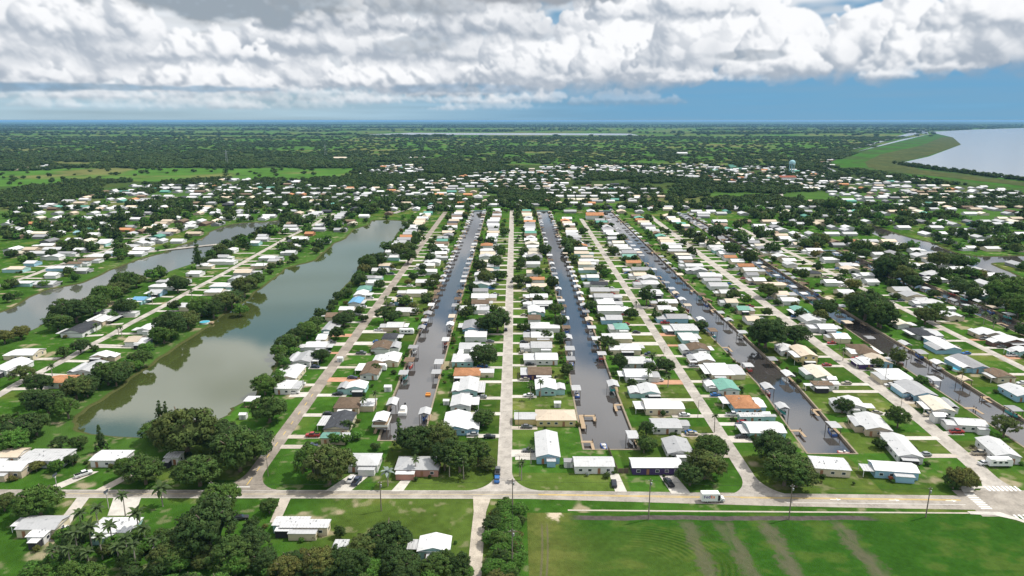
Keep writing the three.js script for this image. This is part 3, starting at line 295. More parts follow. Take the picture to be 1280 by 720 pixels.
// seawalls: a cap and a face along each canal side
const seaMat = std([.30, .26, .20], { map: concTex });
function ribbon(line, w, y0, y1) { const P = [], I = []; line.forEach(([x, D], k) => { const a = line[Math.max(0, k - 1)], b = line[Math.min(line.length - 1, k + 1)], tx = b[0] - a[0], ty = b[1] - a[1], l = Math.hypot(tx, ty), nx = ty / l * w / 2, ny = -tx / l * w / 2; for (const [s, y] of [[-1, y0], [-1, y1], [1, y1], [1, y0]]) P.push(x + s * nx, y, -(D + s * ny)); if (k) { const q = k * 4, p = q - 4; for (const [a, b] of [[0, 1], [1, 2], [2, 3]]) I.push(p + a, p + b, q + a, p + b, q + b, q + a); } }); const g = new THREE.BufferGeometry(); g.setAttribute('position', new THREE.Float32BufferAttribute(P, 3)); g.setAttribute('uv', new THREE.Float32BufferAttribute(P.filter((_, k) => k % 3 !== 1), 2)); const end = (line.length - 1) * 4; I.push(0, 2, 1, 0, 3, 2, end, end + 1, end + 2, end, end + 2, end + 3); g.setIndex(I); const q = g.toNonIndexed(); q.computeVertexNormals(); return q; }
for (const k in CANALS) for (const s of ['l', 'r']) tag(mesh(numbered('seawall'), ribbon(CANALS[k][s], 0.7, -1.4, 0.14), seaMat), 'concrete seawall along ' + (s === 'l' ? 'left' : 'right') + ' bank of ' + canalNames[k], 'seawall', 'canal seawalls');
for (const k in CANALS) { const c = CANALS[k]; if (k < 'C5') tag(mesh(numbered('seawall'), ribbon([[c.l[0][0] - 0.3, c.l[0][1]], [c.r[0][0] + 0.3, c.r[0][1]]], 0.7, -1.4, 0.16), seaMat), 'short seawall closing the near end of ' + canalNames[k], 'seawall', 'canal seawalls'); }
// the lake, its levee and river on the right, the far lagoon
struct('levee', flat(LEVEE, 0.5), (() => { const t = tex(512, 512, (x, y) => { const m = sstep(0.42, 0.6, t8(x, y, 4)), v = 0.75 + 0.5 * (t8(x, y, 4, 4) - 0.5); return [mix(.058, .066, m) * v, mix(.150, .110, m) * v, mix(.026, .034, m) * v]; }); t.repeat.set(1 / 500, 1 / 700); return new THREE.MeshPhysicalMaterial({ map: t, roughness: 1, specularIntensity: 0 }); })(), 'green grassed levee flats beside the lake');
struct('marsh', flat(MARSH, 0.8), (() => { const t = tex(256, 256, (x, y) => { const m = t8(x, y, 5), v = 0.6 + 0.8 * t8(x, y, 4, 4); return [mix(.045, .085, m) * v, mix(.072, .088, m) * v, .03 * v]; }); t.repeat.set(1 / 260, 1 / 420); return new THREE.MeshPhysicalMaterial({ map: t, roughness: 1, specularIntensity: 0 }); })(), 'dark reedy marsh between levee and lake');
struct('lake_water', flat(LAKE, 1.2), lakeWater, 'pale open water of the big lake at far right');
struct('river_water', flat(RIVER, 1), lakeWater, 'bend of river left of the levee'); struct('river_water', flat(RIVER2, 1.2), lakeWater, 'long river reach behind the levee');
struct('lagoon_water', flat([[-1250, 5900], [1000, 5600], [1050, 6350], [-1000, 6700]], 1), lakeWater, 'thin pale strip of far water near the horizon');

// ---------- roads ----------
const roadTex = tex(1024, 1024, (x, y) => { const n = t8(x, y, 5, 8), m = t8(x, y, 5), p = t8(x, y, 3, 2), v = 0.84 + 0.3 * (n - 0.5) + 0.6 * (m - 0.5) + (p > 0.62 ? -0.07 : 0); return [v, v * 0.985, v * 0.965]; }); roadTex.repeat.set(1 / 24, 1 / 24);
const asphaltMain = std([.37, .34, .30], { map: roadTex }), asphaltWarm = std([.32, .285, .245], { map: roadTex }), concRoad = std([.46, .43, .39], { map: roadTex });
const strip = (line, w, y) => { const P = [], I = [], U = []; line.forEach(([x, D, ww], k) => { const a = line[Math.max(0, k - 1)], b = line[Math.min(line.length - 1, k + 1)], tx = b[0] - a[0], ty = b[1] - a[1], l = Math.hypot(tx, ty), h = (ww ?? w) / 2, nx = ty / l * h, ny = -tx / l * h; P.push(x - nx, y, -(D - ny), x + nx, y, -(D + ny)); U.push(x - nx, D - ny, x + nx, D + ny); if (k) { const q = k * 2; I.push(q - 2, q - 1, q, q - 1, q + 1, q); } }); const g = new THREE.BufferGeometry(); g.setAttribute('position', new THREE.Float32BufferAttribute(P, 3)); g.setAttribute('uv', new THREE.Float32BufferAttribute(U, 2)); g.setIndex(I); g.computeVertexNormals(); return g; };
struct('road', flat([[-400, 199.7], [5, 199.7], [50, 197.4], [85, 195.7], [120, 194.5], [146, 193.8], [400, 193.8], [400, 202.2], [146, 202.2], [80, 203.5], [10, 204.9], [-400, 204.9]], 0.03), asphaltMain, 'main road crossing below the canal streets');
const streetName = { S0: 'first street left of centre', S1: 'centre street', S2: 'first street right of centre', S3: 'second street right of centre', S4: 'third street right of centre', S5: 'fourth street right of centre', R0: 'road between the ponds', L: 'road behind the narrow pond' };
const S3LINE = [[162.5, 203], [166, 236], [168.5, 272], [167.5, 355], [175, 915]];
const streetX = (k, D) => k === 'S3' ? lerpX(S3LINE, D) : STREET[k] + { S0: -0.003, S1: 0, S2: 0.004, S3: 0.013, S4: 0.012, S5: 0.01 }[k] * (D - 205);
for (const k in STREET) {
  const w = { S0: 5.8, S1: 5.3, S2: 4.9, S3: 6.6, S4: 5, S5: 5 }[k], D0 = k < 'S2' ? 204.4 : k < 'S4' ? 201.8 : k === 'S4' ? 260 : 330, line = [];
  for (let d = D0; d < STREET_END[k]; d += d < 225 ? 1.2 : 30) { const fl = k < 'S4' ? 1 - clamp((d - D0) / 13) : 0; line.push([streetX(k, d), d, w + 2 * 11 * (1 - Math.sqrt(1 - fl * fl))]); }
  line.push([streetX(k, STREET_END[k]), STREET_END[k]]);
  struct('street', strip(line, w, 0.04), k === 'S0' ? asphaltWarm : concRoad, k === 'S0' ? 'brownish asphalt of the first street left of centre' : 'pale concrete of the ' + streetName[k]);
}
const smooth = (l, n = 6) => new THREE.CatmullRomCurve3(l.map(([x, D]) => new THREE.Vector3(x, D, 0))).getPoints(l.length * n).map((p) => [p.x, p.y]);
const R0 = smooth(ROAD0), RL = smooth(ROADL);
struct('road', strip(R0, 4.6, 0.045), concRoad, 'pale road between the two ponds'); struct('road', strip(RL, 5, 0.045), concRoad, 'pale road behind the narrow pond');
struct('road', strip(smooth([[-395, 560], [-330, 640], [-250, 700]]), 6, 0.045), concRoad, 'short cross road at far left');
const gravel = std([.50, .45, .38], { map: tex(512, 512, (x, y) => { const v = 0.55 + 0.5 * t8(x, y, 4, 8) + 0.5 * (t8(x, y, 4) - 0.5); return [v, v * 0.98, v * 0.95]; }) }); gravel.map.repeat.set(1 / 14, 1 / 14);
struct('lane', strip(LANE.map(([x, D], k) => [x, D, k ? 3.9 : 6]), 4, 0.035), gravel, 'gravel lane leading down from the main road');
const R1 = rngOf(5);
for (const [x0, d0, x1, d1, w, lab] of [[-620, 1000, -420, 1250, 8, 'far road among left trees'], [-160, 900, -125, 1100, 8, 'far road behind the big pond'], [430, 1350, 560, 1750, 9, 'road past the water tower'], [560, 1500, 420, 1080, 8, 'road below the water tower'], [640, 1330, 900, 1010, 8, 'road along the levee foot'], [-220, 1120, -40, 1120, 7, 'cross road behind the canals']]) struct('road', strip([[x0, d0], [mix(x0, x1, .5) + 8, mix(d0, d1, .5)], [x1, d1]], w, 0.06), concRoad, lab);
// markings: thin raised paint, each line and dash of its own road
const yellow = std([.62, .42, .08]), white = std([.74, .73, .70]), fadedYellow = std([.58, .46, .22]);
const mark = (name, pts, m, label, y = 0.055) => { const o = struct(name, flat(pts, y), m, label); return o; };
const rect = (x0, d0, x1, d1) => [[x0, d0], [x1, d0], [x1, d1], [x0, d1]];
mark('road_marking', [[-150, 202.2], [8, 202.2], [8, 202.36], [-150, 202.36]], fadedYellow, 'worn yellow centre line left of the centre junction'); mark('road_marking', [[8, 202.4], [70, 201], [145, 199.6], [145, 199.8], [70, 201.2], [8, 202.6]], yellow, 'yellow centre line, upper of the pair'); mark('road_marking', [[8, 202.0], [62, 200.4], [62, 200.6], [8, 202.2]], yellow, 'yellow centre line, lower of the pair'); mark('road_marking', [[74, 200.4], [145, 199.1], [145, 199.3], [74, 200.6]], yellow, 'yellow centre line toward the crosswalk');
for (let x = 14; x < 76; x += 6.5) mark('road_marking', [[x, 202.1 - x * 0.022], [x + 0.5, 202.1 - x * 0.022], [x + 2.6, 202.4 - x * 0.022], [x + 2.1, 202.4 - x * 0.022]], yellow, 'yellow hatch stroke between the centre lines');
mark('road_marking', rect(-150, 200.0, 5, 200.1), white, 'white edge line on near side of main road'); mark('road_marking', rect(-150, 204.4, 10, 204.5), white, 'white edge line on far side of main road'); mark('road_marking', [[88, 197.7], [145, 196.6], [145, 196.75], [88, 197.85]], white, 'white lane line before the crosswalk'); mark('road_marking', rect(-95, 206.6, -89, 207.0), white, 'white stop bar at first street left of centre');
for (let k = 0; k < 9; k++) { const d = 208 + k * 9.5, x = streetX('S0', d); mark('road_marking', rect(x - 0.12, d, x + 0.12, d + (k ? 3 : 5)), yellow, 'yellow dash ' + ord(k + 1) + ' from main road on brown street'); }
for (const x of [104.5, 123.4, 141.6]) mark('arrow_marking', [[-1.6, 0], [0.6, 0], [0.6, -0.5], [2, 0.15], [0.6, 0.8], [0.6, 0.3], [-1.6, 0.3]].map(([p, q]) => [x + p, q + 199.9 - (x - 88) * 0.02]), white, 'white turn arrow ' + Math.round((x - 85) / 19) + ' on the lane before the crosswalk');
// the crosswalk corner
struct('road', flat(rect(146, 190, 240, 205.5), 0.042), asphaltMain, 'crossing of main road and second street right of centre');
for (let k = 0; k < 9; k++) mark('crosswalk_bar', [[148.5 + k * 0.05 + (k * 1.0) * 0.0, 194.3 + k * 1.05], [152.0, 194.3 + k * 1.05], [152.0, 194.85 + k * 1.05], [148.5, 194.85 + k * 1.05]], white, 'white bar ' + (k + 1) + ' of the crosswalk over main road', 0.065);
for (let k = 0; k < 8; k++) mark('crosswalk_bar', rect(158.2 + k * 1.45, 205.0, 158.9 + k * 1.45, 208.2), white, 'white bar ' + (k + 1) + ' of the crosswalk over the side street', 0.066);
for (let k = 0; k < 3; k++) mark('crosswalk_bar', rect(156 + k * 1.5, 188.2, 156.7 + k * 1.5, 191), white, 'white bar ' + (k + 1) + ' of the crosswalk at right edge', 0.066);
struct('pavement', flat([[149, 204.0], [152, 204.0], [154.5, 206.6], [158, 206.6], [158, 208.0], [150, 208.0]], 0.12), concreteW, 'white concrete corner pad above the crosswalk');
struct('pavement', flat([[143, 191.2], [150, 190.6], [155, 188], [166, 176], [167.5, 176.6], [156, 189.4], [153, 192.4], [143, 192.8]], 0.12), concreteW, 'white concrete path at right below the crosswalk');
struct('pavement', strip([[17, 193.1], [60, 192.6], [110, 192.2], [143, 191.9]], 0.75, 0.03), concrete2, 'thin pale path beside the main road');

// ---------- the mown field at lower right ----------
{
  const X0 = 4, X1 = 190, E0 = 120, E1 = 191.6, streak = [[52.5, 53, 9, .7], [64, 65, 9, .75], [76, 77, 9.5, .8], [98.5, 100, 9.5, .8]];
  const map = tex(2048, 768, (u, v) => {
    const x = mix(X0, X1, u), D = mix(E0, E1, v), n = fbm(x * 0.12, D * 0.2, 4), m = fbm(x * 0.9, D * 0.9, 3), st = fbm(x * 0.08, D * 1.3, 3);
    let c = [0.029, 0.084, 0.011], dry = sstep(26, 8, x) * 0.75 + sstep(0.52, 0.75, n) * 0.35 + sstep(0.75, 1, u) * sstep(0.45, 0.7, st) * 0.5;
    const r = Math.hypot((x - 33) / 1.5, D - 166), a = Math.atan2(D - 166, x - 33), ring = r < 21 ? Math.sin(r * 5.2 + n * 3) * sstep(21, 17, r) * sstep(5, 8, r) * sstep(0.4, 0.62, fbm(a * 1.6 + 14, r * 0.12, 3)) * sstep(1.9, 0.9, Math.abs(a + 0.1)) : 0;
    dry = clamp(dry + 0.3 * Math.max(0, ring) + sstep(24, 6, r + (n - 0.5) * 20) * 0.3);
    c = [mix(c[0], 0.095, dry), mix(c[1], 0.112, dry), mix(c[2], 0.028, dry)]; let k = 0.55 + 0.45 * n + 0.4 * m; k *= 1 - 0.28 * Math.max(0, -ring);
    c = c.map((q) => q * k);
    const soil = [0.125, 0.103, 0.078]; let s = 0;
    for (const [xa, xb, w, g] of streak) { const t = (190 - D) / 32, cx = mix(xa, xb, t), d = Math.abs(x - cx + (fbm(D * 0.12, xa, 2) - 0.5) * 1.6) / (w * 0.3); s = Math.max(s, g * sstep(1.3, 0.35, d + (m - 0.5) * 1.3 + (n - 0.5) * 1.2) * sstep(188.5, 185, D) * sstep(0.2, 0.5, fbm(x * 0.25 + xa, D * 0.10, 3))); }
    for (const [cx, w] of [[8.5, 0.45], [10.1, 0.4]]) { const t = (186 - D) / 30, d = Math.abs(x - cx - t * -3 - Math.sin(t * 2) * 1.2); s = Math.max(s, sstep(w, w * 0.3, d) * sstep(187, 183, D) * 0.75 * sstep(0.25, 0.5, n)); }
    const edge = (D - 188.9 - (fbm(x * 0.15, 2, 3) - 0.5) * 1.6) / 1.25, strip2 = sstep(1.1, 0.8, Math.abs(edge)) * sstep(16, 22, x) * sstep(118, 108, x + (n - 0.5) * 20), sand = sstep(3.2, 1.6, Math.hypot(x - 12.5, (D - 191.5) * 0.6) + (m - 0.5) * 2.5);
    c = c.map((q, i) => mix(q, soil[i], s * (0.6 + 0.4 * m))); c = c.map((q, i) => mix(q, [0.085, 0.075, 0.068][i] * (0.7 + 0.6 * m), strip2)); return c.map((q, i) => mix(q, [0.5, 0.42, 0.31][i], sand));
  });
  const g = flat(rect(X0, E0, X1, E1), 0.02), uv = g.attributes.uv; for (let k = 0; k < uv.count; k++) uv.setXY(k, (uv.getX(k) - X0) / (X1 - X0), (uv.getY(k) - E0) / (E1 - E0));
  const b = grassBump.clone(); b.repeat.set(8, 3);
  struct('field', g, new THREE.MeshPhysicalMaterial({ map, bumpMap: b, bumpScale: 0.25, roughness: 1, specularIntensity: 0 }), 'mown green field with bare brown streaks at lower right');
}
// ---------- shapes ----------
const box = (w, h, d, x = 0, y = 0, z = 0) => new THREE.BoxGeometry(w, h, d).translate(x, y + h / 2, z);
function faces(list) { const P = [], U = []; for (const f of list) { const v = f.map((p) => new THREE.Vector3(...p)), n = new THREE.Vector3().crossVectors(v[1].clone().sub(v[0]), v[2].clone().sub(v[0])).normalize(), t = new THREE.Vector3(-n.z, 0, n.x); if (t.lengthSq() < 1e-4) t.set(1, 0, 0); t.normalize(); const b = new THREE.Vector3().crossVectors(n, t); for (let k = 2; k < f.length; k++) for (const q of [v[0], v[k - 1], v[k]]) { P.push(q.x, q.y, q.z); U.push(q.dot(t), q.dot(b)); } } const g = new THREE.BufferGeometry(); g.setAttribute('position', new THREE.Float32BufferAttribute(P, 3)); g.setAttribute('uv', new THREE.Float32BufferAttribute(U, 2)); g.computeVertexNormals(); return g; }
const merge = (l) => mergeGeometries(l.map((g) => (g.index ? g.toNonIndexed() : g)));
function roofGeo(style, w, d, rise) {            // stands on y = 0, eaves 0.14 thick
  const a = w / 2, b = d / 2, e = -0.14;
  const rim = [[[-a, e, b], [a, e, b], [a, 0, b], [-a, 0, b]], [[a, e, -b], [-a, e, -b], [-a, 0, -b], [a, 0, -b]], [[a, e, b], [a, e, -b], [a, 0, -b], [a, 0, b]], [[-a, e, -b], [-a, e, b], [-a, 0, b], [-a, 0, -b]], [[-a, e, -b], [a, e, -b], [a, e, b], [-a, e, b]]];
  if (style === 'gx') return faces([...rim, [[-a, 0, b], [a, 0, b], [a, rise, 0], [-a, rise, 0]], [[a, 0, -b], [-a, 0, -b], [-a, rise, 0], [a, rise, 0]]]);
  if (style === 'gz') return faces([...rim, [[a, 0, b], [a, 0, -b], [0, rise, -b], [0, rise, b]], [[-a, 0, -b], [-a, 0, b], [0, rise, b], [0, rise, -b]]]);
  if (style === 'f') return faces([...rim, [[-a, 0, b], [a, 0, b], [a, rise * 0.35, 0], [-a, rise * 0.35, 0]], [[a, 0, -b], [-a, 0, -b], [-a, rise * 0.35, 0], [a, rise * 0.35, 0]], [[-a, 0, -b], [-a, 0, b], [-a, rise * 0.35, 0]], [[a, 0, b], [a, 0, -b], [a, rise * 0.35, 0]]]);
  const m = Math.min(a, b) * 0.9, p = a - m, q = b - m;
  return faces([...rim, w >= d ? [[-a, 0, b], [a, 0, b], [p, rise, q], [-p, rise, q]] : [[-a, 0, b], [a, 0, b], [p, rise, q], [-p, rise, q]], [[a, 0, -b], [-a, 0, -b], [-p, rise, -q], [p, rise, -q]], [[a, 0, b], [a, 0, -b], [p, rise, -q], [p, rise, q]], [[-a, 0, -b], [-a, 0, b], [-p, rise, q], [-p, rise, -q]], [[-p, rise, q], [p, rise, q], [p, rise, -q], [-p, rise, -q]]]);
}
function wallGeo(style, w, d, h, rise) { const l = [box(w, h, d)], a = w / 2, b = d / 2, y = h, t = h + rise * 0.94; if (style === 'gx') l.push(faces([[[a, y, b], [a, y, -b], [a, t, 0]], [[-a, y, -b], [-a, y, b], [-a, t, 0]]])); if (style === 'gz') l.push(faces([[[-a, y, b], [a, y, b], [0, t, b]], [[a, y, -b], [-a, y, -b], [0, t, -b]]])); return merge(l); }
const roofShape = { gx: 'gabled', gz: 'gable-fronted', h: 'hipped', f: 'flat-roofed' };
const windowGeo = box(1.35, 1.05, 0.1), paneGeo = box(1.15, 0.85, 0.06), doorGeo = box(0.95, 2.05, 0.08), postGeo = box(0.16, 2.35, 0.16);

// ---------- houses ----------
const HR = rngOf(2024), houseTops = [], farHouses = [];
function house(x, D, w, d, style, col, wall, label, level) {
  const t = thing(style === 'f' || (w > 1.9 * d) ? 'mobile_home' : 'house', label, 'house', 'houses of the canal neighbourhood'); put(t, x, D, label.includes('second street right') && D < 280 ? -0.14 : 0);
  const two = label.includes('two-storey'), h = two ? 4.6 : 2.55 + HR() * 0.35, short = style === 'gz' ? w : style === 'gx' ? d : Math.min(w, d), rise = clamp(short * 0.13, 0.5, 1.9) * (style === 'h' ? 1.15 : 1);
  const wm = WALL[wall || 'wwwwwwgctcau'[HR() * 12 | 0]], rm = style === 'f' && 'wl'.includes(col) ? ROOF.pan[HR() * 3 | 0] : ROOF[col][HR() * 3 | 0];
  mesh('wall', wallGeo(style, w - 0.7, d - 0.7, h, rise), wm, t);
  const roof = mesh('roof', roofGeo(style, w, d, rise).translate(0, h + 0.14, 0), rm, t);
  if (HR() < 0.7 && !two && w > 6.5 && D > 236) { const wet = (s) => isWater(x + s * (w / 2 + w * 0.55 + 1), D); const aw = w * (0.3 + 0.25 * HR()), ad = d * (0.55 + 0.4 * HR()), sx = wet(1) ? -1 : wet(-1) ? 1 : HR() < 0.5 ? -1 : 1, az = (HR() - 0.5) * (d - ad), ah = h - 0.25 - HR() * 0.2, ac = HR() < 0.7 ? (col === 'w' || HR() < 0.6 ? 'w' : 'l') : 'l', p = mesh('extension', box(aw, ah, ad - 0.4, sx * (w / 2 + aw / 2 - 0.6), 0, az), wm, t); mesh('extension_roof', roofGeo(style === 'gz' ? 'gz' : HR() < 0.5 ? 'f' : 'gx', aw + 0.5, ad, 0.5 + HR() * 0.5).translate(sx * (w / 2 + aw / 2 - 0.5), ah + 0.14, az), ROOF[ac][HR() * 3 | 0], p); }
  if (level < 2) {
    const lean = HR(), pick = HR() < 0.5 ? -1 : 1, side = isWater(x + pick * (w / 2 + 4.5), D) ? -pick : pick;
    if (lean < 0.6 && w > 6 && (D > 236 || lean < 0.2)) { const lw = 2.6 + HR() * 1.6, ld = Math.max(3, d * (0.45 + 0.35 * HR())), zz = (HR() - 0.5) * (d - ld); mesh('carport_roof', roofGeo('f', lw, ld, 0.3).translate(side * (w / 2 + lw / 2 - 0.15), h - 0.32, zz), ROOF.pan[HR() * 3 | 0], t); if (level === 0) for (const s of [-1, 1]) mesh('post', postGeo, trim, t).position.set(side * (w / 2 + lw - 0.4), 0, zz + s * (ld / 2 - 0.3)); }
    if (HR() < 0.5) { const pw = w * (0.35 + 0.3 * HR()), pd = 2.6, px = (HR() - 0.5) * (w - pw); const p = mesh('porch', box(pw - 0.3, 2.15, pd - 0.3, px, 0, d / 2 + pd / 2 - 0.4), HR() < 0.5 ? darkScreen : wm, t); mesh('porch_roof', roofGeo('f', pw, pd, 0.3).translate(px, 2.4, d / 2 + pd / 2 - 0.35), ROOF[col === 'w' ? 'l' : 'w'][0], p); }
    if (level === 0) { const ac = mesh('air_conditioner', box(0.9, 0.8, 0.9, (HR() - 0.5) * w * 0.7, 0, -d / 2 - 0.3), steel, t); for (let q = 0; q < 3; q++) mesh('roof_pipe', box(0.25, 0.5, 0.25, (HR() - 0.5) * w * 0.7, h + rise * 0.35, (HR() - 0.5) * d * 0.5), steel, roof); }
    if (HR() < 0.35) mesh('vent', box(0.5, 0.4, 0.5, (HR() - 0.5) * w * 0.4, h + rise * 0.8, 0), steel, roof);
  }
  if (level === 0) {
    const n = Math.max(2, Math.floor(w / 3.2)), at = HR() * n | 0;
    for (let k = 0; k < n; k++) { const px = ((k + 0.5) / n - 0.5) * (w - 1.4); if (k === at) { mesh('door', doorGeo, doorMat, t).position.set(px, 0.1, d / 2 - 0.31); continue; } const f = mesh('window', windowGeo, trim, t); f.position.set(px, 0.95, d / 2 - 0.32); mesh('pane', paneGeo, glass, f).position.set(0, 0.1, 0.04); }
    const m = Math.max(1, Math.floor(d / 4.5)), s = x > 0 ? -1 : 1; for (let k = 0; k < m; k++) { const f = mesh('window', windowGeo, trim, t); f.rotation.y = s * PI / 2; f.position.set(s * (w / 2 - 0.32), 0.95, ((k + 0.5) / m - 0.5) * (d - 1.6)); mesh('pane', paneGeo, glass, f).position.set(0, 0.1, 0.04); }
    if (two) for (let k = 0; k < n; k++) { const f = mesh('window', windowGeo, trim, t); f.position.set(((k + 0.5) / n - 0.5) * (w - 1.4), 3.3, d / 2 - 0.32); mesh('pane', paneGeo, glass, f).position.set(0, 0.1, 0.04); }
  }
  houseTops.push([x, D, w, d]); return t;
}
const sideName = { L: 'left of ', R: 'right of ' }, rowsOf = {};
for (const k in HOUSES) {
  rowsOf[k] = HOUSES[k].map((e) => { const [x, D, w, d, s, c, wl] = e, far = clamp((D - 330) / 150); return { x, D, w: mix(w * 1.05, clamp(w, 9.5, 14), far), d: Math.min(d, s === 'gx' && w < d ? 11 : 22, mix(22, 12, far)), s, c, wl }; });
}
const fill = rngOf(31), pickCol = () => 'wwwwwwwwwwwwwwllllltttccggbbodn'[fill() * 31 | 0], pickStyle = () => ['gx', 'gx', 'gx', 'gx', 'gz', 'h', 'f'][fill() * 7 | 0];
for (const k in STREET) for (const s of ['L', 'R']) {
  const row = k + s, list = rowsOf[row] ?? (rowsOf[row] = []), sg = s === 'L' ? -1 : 1;
  for (let D = 436 + fill() * 6; D < STREET_END[k] - 8; D += 15.6 + fill() * 3.4) {
    const w = 10.5 + fill() * 4, x = streetX(k, D) + sg * (3.6 + 9 + fill() * 3 + w / 2), d = 9 + fill() * 4;
    if (!inFrame(x, D, -4) || isWater(x, D, 5) || list.some((h) => Math.abs(h.D - D) < 6 + (h.d + d) / 4) || (rowsOf.S5 && rowsOf.S5.some((h) => Math.hypot(h.x - x, h.D - D) < 18))) continue;
    list.push({ x, D, w, d, s: pickStyle(), c: pickCol() });
  }
}
function along(line, row, gap, off) { const list = rowsOf[row] ?? (rowsOf[row] = []); let acc = 0; for (let k = 1; k < line.length; k++) { const [a, b] = line[k - 1], [p, q] = line[k], l = Math.hypot(p - a, q - b); acc += l; if (acc < gap) continue; acc = 0; for (const s of [-1, 1]) { const x = p + s * (q - b) / l * off, D = q - s * (p - a) / l * off, key = row === 'R0' ? 'R0' + (s < 0 ? 'L' : 'R') : row, L = rowsOf[key] ?? (rowsOf[key] = []); if (D < 400 || !inFrame(x, D, -5) || isWater(x, D, 7) || Object.values(rowsOf).some((r) => r.some((h) => Math.hypot(h.x - x, h.D - D) < 15))) continue; L.push({ x, D, w: 12 + fill() * 4, d: 8.5 + fill() * 3, s: pickStyle(), c: pickCol() }); } } }
along(R0, 'R0', 12, 19); along(RL, 'L', 15, 18);
// neighbourhoods left of the ponds and right of the canals: short rows along hidden streets
const spare = [];
for (let k = 0; k < 26000 && spare.length < 1250; k++) {
  const D = 440 + 2100 * fill(), x = (fill() * 2 - 1) * 0.78 * D, rowD = Math.round(D / 46) * 46 + (hash(Math.round(D / 46), x / 60 | 0) > 0.5 ? 13 : -13);
  const inner = x > -150 && x < (D < 640 ? 345 : D < 800 ? 275 : 205) && D < 930, pondland = x < -100 && x > -330 && D < 690, dens = townMask(x, D) + (D < 1000 ? 0.16 : 0);
  if (inner || pondland || dens < (D < 1000 ? 0.475 : 0.51) || !inFrame(x, rowD, -6) || isWater(x, rowD, 8) || inside(LEVEE, x, rowD) || inside(LAKE, x, rowD) || fieldness(x, rowD) > 0.3 && D > 1100) continue;
  if (Object.values(rowsOf).some((r) => r.some((h) => Math.hypot(h.x - x, h.D - rowD) < 16)) || spare.some((h) => Math.abs(h.D - rowD) < 17 && Math.hypot(h.x - x, h.D - rowD) < 16) || distLine(R0, x, rowD) < 9 || distLine(RL, x, rowD) < 9) continue;
  spare.push({ x, D: rowD, w: 12 + fill() * 6, d: 9 + fill() * 3, s: pickStyle(), c: pickCol() });
}
const drives = [], sideDrives = [];
{
  let all = [];
  for (const k in rowsOf) {
    rowsOf[k].sort((a, b) => a.D - b.D); const st = k.slice(0, 2), sd = k[2];
    rowsOf[k].forEach((h, n) => { h.row = k; h.n = n + 1;
      const shape = (h.c === 't' && h.s === 'gz' && k === 'S3L' ? 'two-storey ' : '') + roofShape[h.s], c = roofName[h.c];
      h.place = k === 'SB' ? 'below the main road, ' + ord(n + 1) + ' by distance' : k === 'SW' ? 'left of the brown street above main road, ' + ord(n + 1) : k === 'L' ? 'behind the narrow pond, ' + ord(n + 1) + ' nearest' : k === 'S5' ? 'by the winding canal, ' + ord(n + 1) + ' nearest' : ord(n + 1) + ' from ' + (st < 'S4' && st > 'S' ? 'main road, ' : 'near end, ') + (sideName[sd] ?? '') + streetName[st];
      h.label = c + ' ' + shape + ' house, ' + h.place; all.push(h); });
  }
  spare.sort((a, b) => a.D - b.D);
  spare.forEach((h, n) => { h.row = 'far'; all.push(h); });
  all = all.filter((h) => inFrame(h.x, h.D, 4));
  all.sort((a, b) => a.D - b.D);
  let n = 0; const inst = [];
  for (const h of all) {
    if (n < 300 && h.row !== 'far') { n++; house(h.x, h.D, h.w, h.d, h.s, h.c, h.wl, h.label, h.D < 345 ? 0 : h.D < 470 ? 1 : 2); h.own = true; } else inst.push(h);
    if (/^S\d[LR]$/.test(h.row)) drives.push(h); else if (/^(R0|L)/.test(h.row)) sideDrives.push(h);
  }
  // the farther houses, past the first three hundred
  const unit = merge([wallGeo('gx', 0.95, 0.92, 0.6, 0.4), roofGeo('gx', 1, 1, 0.4).translate(0, 0.62, 0)]);
  const nv = unit.attributes.position.count, vc = new Float32Array(nv * 3), roofFrom = wallGeo('gx', 0.95, 0.92, 0.6, 0.4).attributes.position.count; for (let k = 0; k < nv; k++) vc.fill(k < roofFrom ? 0.8 : 1, k * 3, k * 3 + 3); unit.setAttribute('color', new THREE.Float32BufferAttribute(vc, 3));
  const im = new THREE.InstancedMesh(unit, std([1, 1, 1], { vertexColors: true, roughness: 0.7 }), inst.length), m4 = new THREE.Matrix4(), q4 = new THREE.Quaternion(), up = new THREE.Vector3(0, 1, 0);
  inst.forEach((h, k) => { q4.setFromAxisAngle(up, h.s === 'gz' || h.row === 'far' && hash(h.x | 0, h.D | 0) > 0.6 ? PI / 2 : 0); m4.compose(new THREE.Vector3(h.x, 0, -h.D), q4, new THREE.Vector3(h.w, 4, h.d)); im.setMatrixAt(k, m4); const v = 0.62 + 0.42 * hash(k, 5); im.setColorAt(k, new THREE.Color().setRGB(...roofCol[h.c].map((q) => q * v))); houseTops.push([h.x, h.D, h.w, h.d]); });
  stuff(im, 'distant_houses', 'small white-roofed houses scattered through the far town');
  farHouses.push(...inst); console.log('houses', n, 'far', inst.length);
}
